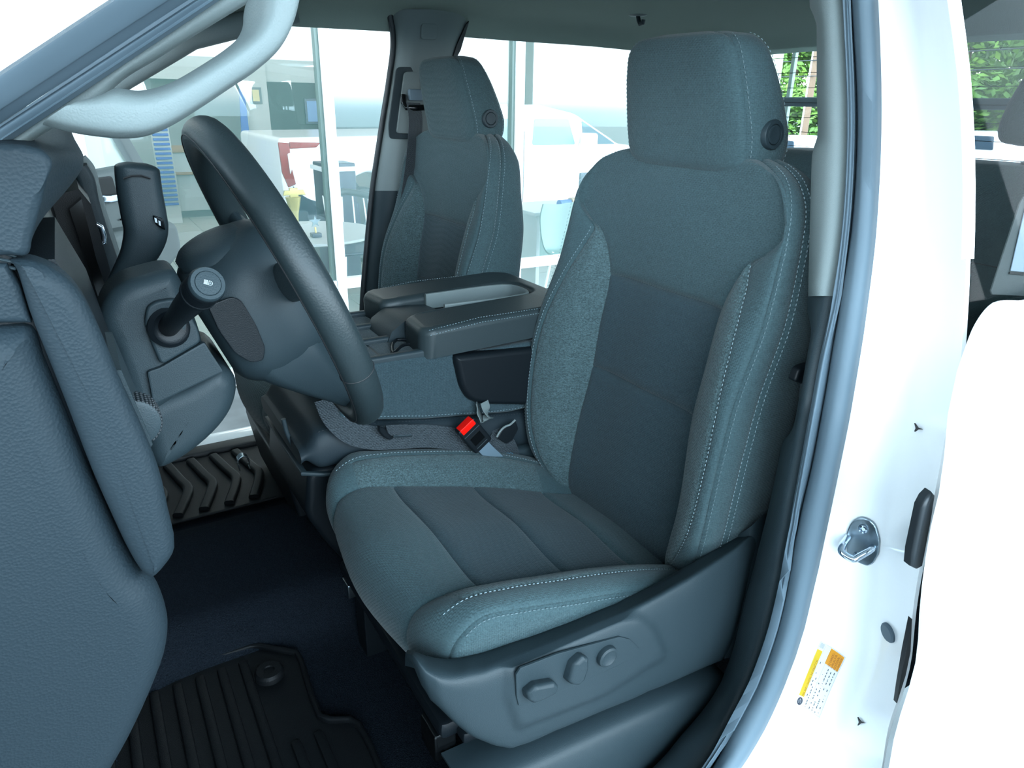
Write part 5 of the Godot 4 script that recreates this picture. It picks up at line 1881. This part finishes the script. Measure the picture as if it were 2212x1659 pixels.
func showroom() -> void:
	# tiled floor: slabs with open joints over a grout bed
	var fl := struct("showroom_floor", bx(Vector3(-8, -.3, -14), Vector3(8.4, -.012, -3.16)), M.grout)
	var tile := rbox(Vector3.ZERO, Vector3(.594, .02, .594), .003, 1).mesh()
	for i in 12:
		for j in 18:
			var p := Vector3(-.7 + .6 * i, -.01, -3.5 - .6 * j)
			var o := put("tile", tile, M.tile, fl)
			o.position += p
	var wb := struct("wall_back", bx(Vector3(-8, 0, -14.2), Vector3(8.4, 4, -14)), M.wall_white)
	struct("wall_left", bx(Vector3(-8.2, 0, -14), Vector3(-8, 4, -3.2)), M.wall_white)
	struct("ceiling", bx(Vector3(-8, 4, -14.2), Vector3(8.4, 4.2, -3.16)), M.wall_white)
	struct("wall_right", bx(Vector3(8.4, 0, -14), Vector3(8.6, 4, -6.2)), M.wall_white)
	struct("wall_grey", bx(Vector3(3.1, 0, -12.1), Vector3(5.2, 1.95, -12.0)), M.wall_grey)
	struct("wall_divider", bx(Vector3(2.72, 0, -12.15), Vector3(3.1, 4, -12.0)), M.wall_white)
	struct("wall_bulkhead", bx(Vector3(-1, 1.95, -12.2), Vector3(6.5, 4, -12.05)), M.wall_white)
	# glazed front: posts, rails, panes
	for i in 8:
		var x := -3.93 + 1.33 * i
		if x > 5.2: continue
		var w := struct("window_%d" % (i + 1), bx(Vector3(x - .03, 0, -3.26), Vector3(x + .03, 4, -3.14)), M.frame_white)
		obj("gasket", bx(Vector3(x - .055, 0, -3.23), Vector3(x - .03, 4, -3.17)), M.frame_green, w)
		if x < 4.8:
			obj("rail", bx(Vector3(x + .03, .545, -3.25), Vector3(x + 1.30, .605, -3.15)), M.frame_white, w)
			obj("rail", bx(Vector3(x + .03, .0, -3.25), Vector3(x + 1.30, .10, -3.15)), M.frame_white, w)
			obj("pane", bx(Vector3(x + .03, .605, -3.204), Vector3(x + 1.30, 4, -3.196), .001), M.store_glass, w)
			obj("pane", bx(Vector3(x + .03, .10, -3.204), Vector3(x + 1.30, .545, -3.196), .001), M.store_glass, w)
	# ceiling panels light the showroom
	var glow := mk("panel_glow", Color(1, 1, 1), .5, {emit = Color(.95, 1, 1), power = .12})
	for i in 3:
		for j in 3:
			var at := Vector3(-1.5 + 3.5 * i, 3.98, -5 - 3.2 * j)
			var l := thing("ceiling_light", "flat white light panel in the showroom ceiling", "light", at, "showroom ceiling lights")
			obj("frame", bx(at + Vector3(-.65, -.0, -.65), at + Vector3(.65, .03, .65)), M.frame_white, l)
			obj("diffuser", bx(at + Vector3(-.6, -.012, -.6), at + Vector3(.6, -.001, .6)), glow, l)
			var al := AreaLight3D.new()
			al.name = "light"
			al.area_size = Vector2(1.2, 1.2)
			al.light_color = Color(1, 1, .97)
			al.light_energy = LIGHT_IN
			al.set("area_range", 30.0)
			al.shadow_enabled = true
			l.add_child(al)
			al.position = Vector3(0, -.03, 0)
			al.rotation_degrees = Vector3(-90, 0, 0)
const LIGHT_IN := .15
func picture(called, label, lo: Vector3, hi: Vector3, fr, art) -> void:
	var p := thing(called, label, "picture", (lo + hi) / 2)
	obj("frame", bx(lo, hi, .004), fr, p)
	obj("print", bx(Vector3(lo.x + .04, lo.y + .04, hi.z - .002), Vector3(hi.x - .04, hi.y - .04, hi.z + .004), .001), art, p)
func showroom_truck() -> void:
	var t := thing("showroom_truck", "white pickup parked inside the showroom, tail light towards the counter", "truck", Vector3(4.5, 0, -7.2))
	var z0 := -8.2
	var P := func(x, y): return Vector3(x, y, z0)
	var bed := arc_round([P.call(1.84, .62), P.call(1.83, 1.33), P.call(3.75, 1.35), P.call(3.75, .55), P.call(3.3, .55), P.call(3.15, .85), P.call(2.75, .98), P.call(2.4, .85), P.call(2.25, .55)], .06, 4)
	obj("bed", slab(bed, Vector3(0, 0, 1), 1.9, .06, 4, true), M.paint, t)
	var cabp := arc_round([P.call(3.78, .5), P.call(3.78, 1.38), P.call(3.92, 1.62), P.call(4.9, 1.68), P.call(5.45, 1.58), P.call(6.15, 1.22), P.call(7.2, 1.12), P.call(7.35, .9), P.call(7.3, .5), P.call(6.95, .5), P.call(6.8, .85), P.call(6.4, .98), P.call(6.0, .85), P.call(5.85, .5)], .06, 4)
	obj("cab", slab(cabp, Vector3(0, 0, 1), 1.9, .06, 4, true), M.paint, t)
	obj("bumper", bx(Vector3(1.75, .38, z0 + .05), Vector3(2.3, .62, z0 + 1.85), .04), M.navy, t)
	obj("sill", bx(Vector3(3.3, .35, z0 + .1), Vector3(5.9, .52, z0 + 1.88), .03), M.navy, t)
	for k in [[4.10, 1.22, 4.72, 1.52], [4.82, 1.22, 5.45, 1.52]]:
		obj("side_window", slab(arc_round([Vector3(k[0], k[1], z0 + 1.9), Vector3(k[2], k[1], z0 + 1.9), Vector3(k[2] - .12, k[3], z0 + 1.9), Vector3(k[0] + .02, k[3], z0 + 1.9)], .03, 3), Vector3(0, 0, 1), .006), M.pale_glass, t)
	obj("quarter_window", slab(arc_round([Vector3(5.53, 1.50, z0 + 1.9), Vector3(5.58, 1.22, z0 + 1.9), Vector3(6.08, 1.22, z0 + 1.9)], .02, 3), Vector3(0, 0, 1), .008), M.car_glass, t)
	obj("rear_cladding", slab(spline([Vector3(1.93, .86, z0 + 1.9), Vector3(2.0, .78, z0 + 1.9), Vector3(2.15, .70, z0 + 1.9), Vector3(2.62, .66, z0 + 1.9)], 4) + [Vector3(2.62, .36, z0 + 1.9), Vector3(1.95, .36, z0 + 1.9)], Vector3(0, 0, 1), .02, .006), M.navy, t)
	obj("windshield", slab([Vector3(5.5, 1.56, z0 + .15), Vector3(6.1, 1.25, z0 + .1), Vector3(6.1, 1.25, z0 + 1.8), Vector3(5.5, 1.56, z0 + 1.75)], Vector3(.5, .8, 0), .02), M.car_glass, t)
	obj("mirror", bx(Vector3(5.5, 1.2, z0 + 1.92), Vector3(5.66, 1.36, z0 + 2.1), .03), M.paint, t)
	obj("door_line", bx(Vector3(4.70, .55, z0 + 1.894), Vector3(4.71, 1.38, z0 + 1.903), .001), M.kick, t)
	for x in [4.5, 5.6]: obj("door_handle", bx(Vector3(x - .1, 1.2, z0 + 1.9), Vector3(x + .1, 1.24, z0 + 1.93), .01), M.paint, t)
	for x in [2.72, 6.42]:
		var wh := obj("wheel", lathe(Vector3(x, .40, z0 + 1.62), Vector3(0, 0, 1), [[.3, 0], [.40, .02], [.40, .24], [.36, .27], [.24, .26]], 32), M.rubber, t)
		obj("rim", lathe(Vector3(x, .40, z0 + 1.86), Vector3(0, 0, 1), [[.25, 0], [.24, .02], [.08, .0], [.05, .03], [0, .03]], 24), M.steel, wh)
	var tl := obj("tail_light", slab(arc_round([Vector3(1.82, 1.29, z0 + 1.9), Vector3(1.93, 1.28, z0 + 1.9), Vector3(1.93, 1.05, z0 + 1.9), Vector3(1.96, .88, z0 + 1.9), Vector3(1.88, .85, z0 + 1.9), Vector3(1.83, 1.0, z0 + 1.9)], .01, 3), Vector3(0, 0, 1), .02, .006, 2), M.tail_red, t)
	obj("lamp_bar", slab(arc_round([Vector3(1.93, 1.29, z0 + 1.9), Vector3(2.25, 1.28, z0 + 1.9), Vector3(2.20, 1.235, z0 + 1.9), Vector3(1.93, 1.225, z0 + 1.9)], .01, 3), Vector3(0, 0, 1), .02, .006, 2), M.tail_red, tl)
	obj("lamp_lens", slab(arc_round([Vector3(1.90, 1.18, z0 + 1.921), Vector3(1.99, 1.21, z0 + 1.921), Vector3(1.95, 1.08, z0 + 1.921), Vector3(1.91, .98, z0 + 1.921)], .01, 3), Vector3(0, 0, 1), .008, .003, 2), M.frame_white, tl)
func blue_car() -> void:
	var t := thing("blue_car", "bright blue car parked inside the showroom beyond the open far door", "car", Vector3(-.8, 0, -6.4))
	mk("paint_blue", Color(.05, .26, .45), .2, {coat = .8})
	var z0 := -7.3
	var body := arc_round([Vector3(-2.9, .3, z0), Vector3(-2.9, .95, z0), Vector3(-2.6, 1.08, z0), Vector3(-1.9, 1.52, z0), Vector3(-.7, 1.54, z0), Vector3(.05, 1.12, z0), Vector3(1.0, .98, z0), Vector3(1.25, .7, z0), Vector3(1.2, .3, z0)], .08, 4)
	obj("body", slab(body, Vector3(0, 0, 1), 1.8, .1, 4, true), M.paint_blue, t)
	obj("windshield", slab([Vector3(-.68, 1.49, z0 + .15), Vector3(.0, 1.14, z0 + .1), Vector3(.0, 1.14, z0 + 1.7), Vector3(-.68, 1.49, z0 + 1.65)], Vector3(.5, .85, 0), .04), M.car_glass, t)
	obj("side_window", slab(arc_round([Vector3(-1.75, 1.08, z0 + 1.8), Vector3(-.2, 1.08, z0 + 1.8), Vector3(-.75, 1.44, z0 + 1.8), Vector3(-1.65, 1.44, z0 + 1.8)], .03, 3), Vector3(0, 0, 1), .008), M.car_glass, t)
	obj("mirror", bx(Vector3(-.32, 1.06, z0 + 1.78), Vector3(-.18, 1.18, z0 + 1.98), .03), M.navy, t)
	for x in [-2.2, .45]: obj("wheel", lathe(Vector3(x, .34, z0 + 1.58), Vector3(0, 0, 1), [[.3, 0], [.34, .02], [.34, .2], [.3, .23], [.2, .22]], 28), M.rubber, t)
	t.position.x -= 1.25
func furniture() -> void:
	blue_car()
	# reception counter
	var c := thing("reception_counter", "pale reception counter with wooden edges in the showroom", "counter", Vector3(2.1, 0, -10.8))
	obj("front", bx(Vector3(1.26, .1, -11.4), Vector3(3.3, .94, -10.5), .01), M.counter, c)
	obj("kickboard", bx(Vector3(1.30, 0, -11.35), Vector3(3.25, .1, -10.55), .004), M.kick, c)
	obj("counter_top", bx(Vector3(1.2, .94, -11.45), Vector3(3.35, .985, -10.42), .01), M.wood, c)
	obj("lower_shelf", bx(Vector3(1.22, .63, -10.52), Vector3(3.3, .665, -10.40), .006), M.wood, c)
	obj("end_panel", bx(Vector3(1.2, .1, -10.6), Vector3(1.28, .63, -10.42), .006), M.counter, c)
	# blue slatted rack
	var r := thing("slat_rack", "tall rack of blue slats beside the reception counter", "rack", Vector3(1.1, 0, -10.0))
	obj("back_board", bx(Vector3(1.02, .0, -10.06), Vector3(1.26, 1.40, -10.03)), M.wall_white, r)
	for k in 18: obj("slat", bx(Vector3(1.04, .26 + .062 * k, -10.03), Vector3(1.24, .292 + .062 * k, -9.99), .004), M.blue, r)
	var bn := thing("wall_banner", "tall blue banner panel on the showroom wall", "banner", Vector3(2.62, 1.0, -11.9))
	obj("panel", slab(arc_round([Vector3(2.55, .8, -11.9), Vector3(2.70, .8, -11.9), Vector3(2.70, 1.9, -11.9), Vector3(2.62, 1.88, -11.9)], .01, 2), Vector3(0, 0, 1), .03, .004), M.blue, bn)
	mk("art_blue", Color(.35, .45, .6), .5)
	mk("art_tan", Color(.70, .64, .45), .5)
	picture("framed_picture", "small dark framed picture on the white showroom wall", Vector3(2.80, 1.60, -12.0), Vector3(2.99, 1.86, -11.97), M.kick, M.art_tan)
	picture("framed_picture", "wide blue framed picture on the grey showroom wall", Vector3(3.70, 1.28, -12.0), Vector3(4.15, 1.70, -11.97), M.navy, M.art_blue)
	# display table with trophies just inside the glass
	var t := thing("display_table", "pale round table behind the showroom glass carrying trophies", "table", Vector3(1.45, 0, -4.1))
	obj("table_top", lathe(Vector3(1.45, .74, -4.1), Vector3.UP, [[.50, 0], [.52, .01], [.52, .025], [.51, .03], [0, .03]], 40), M.counter, t)
	obj("stem", lathe(Vector3(1.45, .03, -4.1), Vector3.UP, [[.05, 0], [.04, .1], [.04, .71]], 20), M.steel, t)
	obj("foot", lathe(Vector3(1.45, .0, -4.1), Vector3.UP, [[.28, 0], [.28, .015], [.05, .04]], 32), M.steel, t)
	var o := Vector3(1.34, .77, -4.0)
	var y := thing("trophy", "tall gold trophy cup topped by a cross-shaped emblem plate", "trophy", o)
	obj("cup", lathe(o, Vector3.UP, [[.06, 0], [.06, .02], [.03, .03], [.022, .08], [.028, .15], [.045, .22], [.055, .27], [.05, .272], [0, .26]], 24), M.gold, y)
	obj("emblem", slab([o + Vector3(-.075, .285, .02), o + Vector3(-.03, .285, .02), o + Vector3(-.03, .27, .02), o + Vector3(.03, .27, .02), o + Vector3(.03, .285, .02), o + Vector3(.085, .285, .02), o + Vector3(.07, .32, .02), o + Vector3(.03, .32, .02), o + Vector3(.03, .335, .02), o + Vector3(-.03, .335, .02), o + Vector3(-.03, .32, .02), o + Vector3(-.065, .32, .02)], Vector3(0, 0, 1), .02, .004), M.gold, y)
	var o2 := Vector3(1.44, .77, -3.85)
	var y2 := thing("star_trophy", "small star trophy on a dark square base", "trophy", o2)
	obj("pedestal", bx(o2 + Vector3(-.035, 0, -.035), o2 + Vector3(.035, .03, .035)), M.navy, y2)
	obj("column", bx(o2 + Vector3(-.006, .03, -.006), o2 + Vector3(.006, .07, .006), .002), M.gold, y2)
	var star := []
	for i in 10: star.append(o2 + Vector3(sin(TAU * i / 10) * (.045 if i % 2 == 0 else .018), .11 + cos(TAU * i / 10) * (.045 if i % 2 == 0 else .018), 0))
	obj("star", slab(star, Vector3(0, 0, 1), .01, .002), M.steel, y2)
	# white wire chairs
	var i := 0
	for p in [Vector3(2.10, 0, -4.86), Vector3(2.80, 0, -4.7)]:
		var ch := thing("wire_chair", ["white wire-frame chair with dark seat near the showroom glass", "white wire-frame chair standing further inside the showroom"][i], "chair", p)
		obj("seat", rbox(p + Vector3(0, .45, 0), Vector3(.42, .03, .42), .012, 3), M.navy, ch)
		for sx in [-1, 1]:
			for sz in [-1, 1]: obj("leg", tube([p + Vector3(.19 * sx, .45, .19 * sz), p + Vector3(.23 * sx, 0, .23 * sz)], .011, 10), M.frame_white, ch)
			obj("back_post", tube([p + Vector3(.19 * sx, .45, -.2), p + Vector3(.21 * sx, .9, -.26)], .011, 10), M.frame_white, ch)
		obj("backrest", tube(spline([p + Vector3(-.21, .88, -.25), p + Vector3(0, .92, -.3), p + Vector3(.21, .88, -.25)], 5), .03, 10), M.rubber, ch)
		for k in 4: obj("back_wire", tube([p + Vector3(-.19 + .12 * k, .47, -.2), p + Vector3(-.14 + .10 * k, .88, -.27)], .007, 8), M.frame_white, ch)
		i += 1
	var bl := thing("blue_cabinet", "dark blue upright cabinet behind the wire chairs", "cabinet", Vector3(2.1, 0, -5.4))
	obj("body", bx(Vector3(1.98, .02, -5.7), Vector3(2.28, 1.15, -5.35), .01), M.navy, bl)
	obj("rail_top", bx(Vector3(1.96, 1.08, -5.72), Vector3(2.30, 1.12, -5.33), .004), M.frame_white, bl)
	# desk by the right-hand pane with monitor and paper roll
	var d := thing("sales_desk", "pale desk behind the showroom glass near the far seat", "desk", Vector3(4.2, 0, -4.6))
	obj("desk_top", bx(Vector3(3.6, .72, -5.0), Vector3(5.0, .755, -4.3), .008), M.counter, d)
	for x in [3.66, 4.9]: obj("side", bx(Vector3(x, 0, -4.95), Vector3(x + .04, .72, -4.35), .004), M.counter, d)
	obj("modesty_panel", bx(Vector3(3.7, .25, -4.6), Vector3(4.9, .70, -4.58), .004), M.frame_green, d)
	var mo := thing("monitor", "dark computer monitor standing on the sales desk", "monitor", Vector3(4.55, .755, -4.6))
	obj("screen", rbox(Vector3(4.55, .92, -4.62), Vector3(.46, .28, .03), .01), M.navy, mo)
	obj("stand", rbox(Vector3(4.55, .79, -4.66), Vector3(.05, .08, .03), .006), M.kick, mo)
	obj("foot", rbox(Vector3(4.55, .762, -4.62), Vector3(.2, .012, .14), .004), M.kick, mo)
	var ro := thing("paper_roll", "blue tube with a tan sleeve lying on the sales desk", "tube", Vector3(4.2, .80, -4.42))
	obj("tube", tube([Vector3(3.95, .80, -4.42), Vector3(4.55, .80, -4.46)], .04, 16), M.blue, ro)
	obj("sleeve", tube([Vector3(4.08, .80, -4.425), Vector3(4.25, .80, -4.436)], .055, 16), M.wood, ro)
	var gc := thing("grey_chair", "pale grey plastic chair beside the sales desk", "chair", Vector3(3.75, 0, -3.85))
	var k2 := []
	for q in [[.45, .2, .0], [.46, .21, -.14], [.55, .22, -.2], [.75, .22, -.24], [.86, .18, -.26]]:
		k2.append([Vector3(3.75 - q[1], q[0], -3.85 + q[2]), Vector3(3.75, q[0] - .015, -3.85 + q[2] - .03), Vector3(3.75 + q[1], q[0], -3.85 + q[2])])
	obj("shell", shell(loft_grid(k2, 5, 4), .015), M.frame_green, gc)
	for sx in [-1, 1]:
		for sz in [-1, 1]: obj("leg", tube([Vector3(3.75 + .15 * sx, .45, -3.85 + .08 * sz - .05), Vector3(3.75 + .2 * sx, 0, -3.85 + .2 * sz)], .012, 8), M.frame_white, gc)
func tree_mesh(seed: int, r: float, h: float) -> MB:
	var b := MB.new()
	var rng := RandomNumberGenerator.new()
	rng.seed = seed
	var blobs := []
	for k in 16:
		var a := rng.randf() * TAU
		var q := rng.randf()
		blobs.append([Vector3(cos(a) * r * .6 * sqrt(q), h * (.28 + .6 * rng.randf()), sin(a) * r * .6 * sqrt(q)), r * rng.randf_range(.28, .48)])
	for k in 5200:
		var bl: Array = blobs[rng.randi() % blobs.size()]
		var d := Vector3(rng.randfn(), rng.randfn(), rng.randfn()).normalized()
		var p: Vector3 = bl[0] + d * bl[1] * rng.randf_range(.75, 1.05)
		var s := rng.randf_range(.07, .17)
		var u := d.cross(Vector3(rng.randfn(), rng.randfn(), rng.randfn())).normalized()
		var w := (d * rng.randf_range(.2, .8) + d.cross(u)).normalized()
		var i := b.v.size()
		b.v.append_array(PackedVector3Array([p - u * s, p + w * s * .5, p + u * s, p - w * s * .5]))
		b.t.append_array(PackedInt32Array([i, i + 1, i + 2, i, i + 2, i + 3]))
	b.smooth = true
	return b
func behind() -> void:
	struct("lawn", bx(Vector3(19, -.02, -40), Vector3(60, .05, 12)), M.grass)
	var variants := []
	for k in 3: variants.append(tree_mesh(40 + k, 2.6, 6.5).mesh())
	var spots := [[22, -21, "bushy green tree at the wood's edge behind the utility pole"], [23, -17.5, "dense green tree rising right behind the utility pole"], [24, -14.5, "green tree left of the pale reflection post"], [23, -11.5, "tall green tree behind the white sedan"], [25, -8.5, "broad green tree above the strip of lawn"], [22, -6.0, "green tree at the end of the lawn behind the near pillar"], [28, -24, "pale green tree deep in the wood behind the van"], [29, -19, "pale green tree deep in the wood beside the pole"], [30, -13, "pale green tree deep in the wood beyond the lawn"]]
	for i in spots.size():
		var s = spots[i]
		var base := Vector3(s[0], .0, s[1])
		var t := thing("tree", s[2], "tree", base, "trees behind the lot")
		var k: float = 1.0 if i < 6 else 1.4
		var o := put("foliage", variants[i % 3], M.leaf, t)
		o.transform = Transform3D(Basis(Vector3.UP, i * 1.3).scaled(Vector3(k, k, k)), Vector3.ZERO)
		obj("trunk", tube([base, base + Vector3(.05, 1.6 * k, 0), base + Vector3(-.05, 3.6 * k, .1)], [.18 * k, .13 * k, .06 * k], 10), M.bark, t)
		var low := put("undergrowth", variants[(i + 1) % 3], M.leaf, t)
		low.transform = Transform3D(Basis(Vector3.UP, i * 2.1).scaled(Vector3(1.2, .62, 1.2)), Vector3(-.8, -1.2, .3))
	var pp := Vector3(16, 0, -11.2)
	var po := thing("utility_pole", "weathered brown wooden utility pole in front of the trees", "pole", pp)
	obj("shaft", tube([pp, pp + Vector3(0, 8, 0)], [.085, .06], 16), M.pole, po)
	obj("crossarm", bx(pp + Vector3(-.05, 7.2, -1.1), pp + Vector3(.05, 7.32, 1.1)), M.pole, po)
	obj("conduit", tube([pp + Vector3(-.08, 0, -.05), pp + Vector3(-.07, 5, -.05)], .022, 10), M.frame_white, po)
	var lp := Vector3(8.6, 0, -5.75)  # pale post built in place of a reflection in the rear glass
	var li := thing("reflection_post", "pale square post standing in for a glass reflection near the showroom corner", "glass reflection", lp)
	obj("post", bx(lp + Vector3(-.03, 0, -.03), lp + Vector3(.03, 5, .03), .01), M.frame_green, li)
	obj("cap", bx(lp + Vector3(-.2, 5, -.1), lp + Vector3(.2, 5.1, .1), .01), M.frame_green, li)
	for k in 3:
		var wi := thing("overhead_wire", ["thin dark overhead wire, highest in front of the trees", "thin dark overhead wire, middle one in front of the trees", "thin dark overhead wire, lowest in front of the trees"][k], "wire", Vector3(16, 3, -11), "overhead wires")
		obj("strand", tube(spline([Vector3(15.9, 3.4 - .35 * k, -26), Vector3(15.9, 3.1 - .35 * k, -12), Vector3(15.9, 3.4 - .35 * k, 4)], 6), .012, 6), M.seal_dark, wi)
	car("parked_van", "white van parked before the utility pole", Vector3(13.6, 0, -9.7), .82)
	car("parked_sedan", "white sedan parked near the strip of lawn", Vector3(18.2, 0, -8.2), .92)
func car(called, label, at: Vector3, k: float) -> void:
	var c := thing(called, label, "car", at)
	var P := func(x, y): return at + Vector3(-.9, y, x) * k
	var body := arc_round([P.call(-2.2, .3), P.call(-2.25, .75), P.call(-1.2, .92), P.call(-.6, 1.35), P.call(.9, 1.38), P.call(1.6, .98), P.call(2.2, .9), P.call(2.25, .35)], .08, 4)
	obj("body", slab(body, Vector3(1, 0, 0), 1.8 * k, .12 * k, 4, true), M.paint, c)
	obj("windshield", slab([P.call(-1.12, .95), P.call(-.58, 1.32), P.call(-.58, 1.32) + Vector3(1.5 * k, 0, 0), P.call(-1.12, .95) + Vector3(1.5 * k, 0, 0)], Vector3(0, .8, -.6), .03), M.car_glass, c)
	for q in [[-.5, .2], [.28, .95]]: obj("side_window", slab(arc_round([P.call(q[0], .97), P.call(q[1], .97), P.call(q[1] - .05, 1.28), P.call(q[0] + .05, 1.28)], .03, 2), Vector3(-1, 0, 0), .02), M.car_glass, c)
	for z in [-1.4, 1.4]: obj("wheel", lathe(P.call(z, .32), Vector3(1, 0, 0), [[.32 * k, -.02], [.32 * k, .22], [.2 * k, .24]], 24), M.rubber, c)
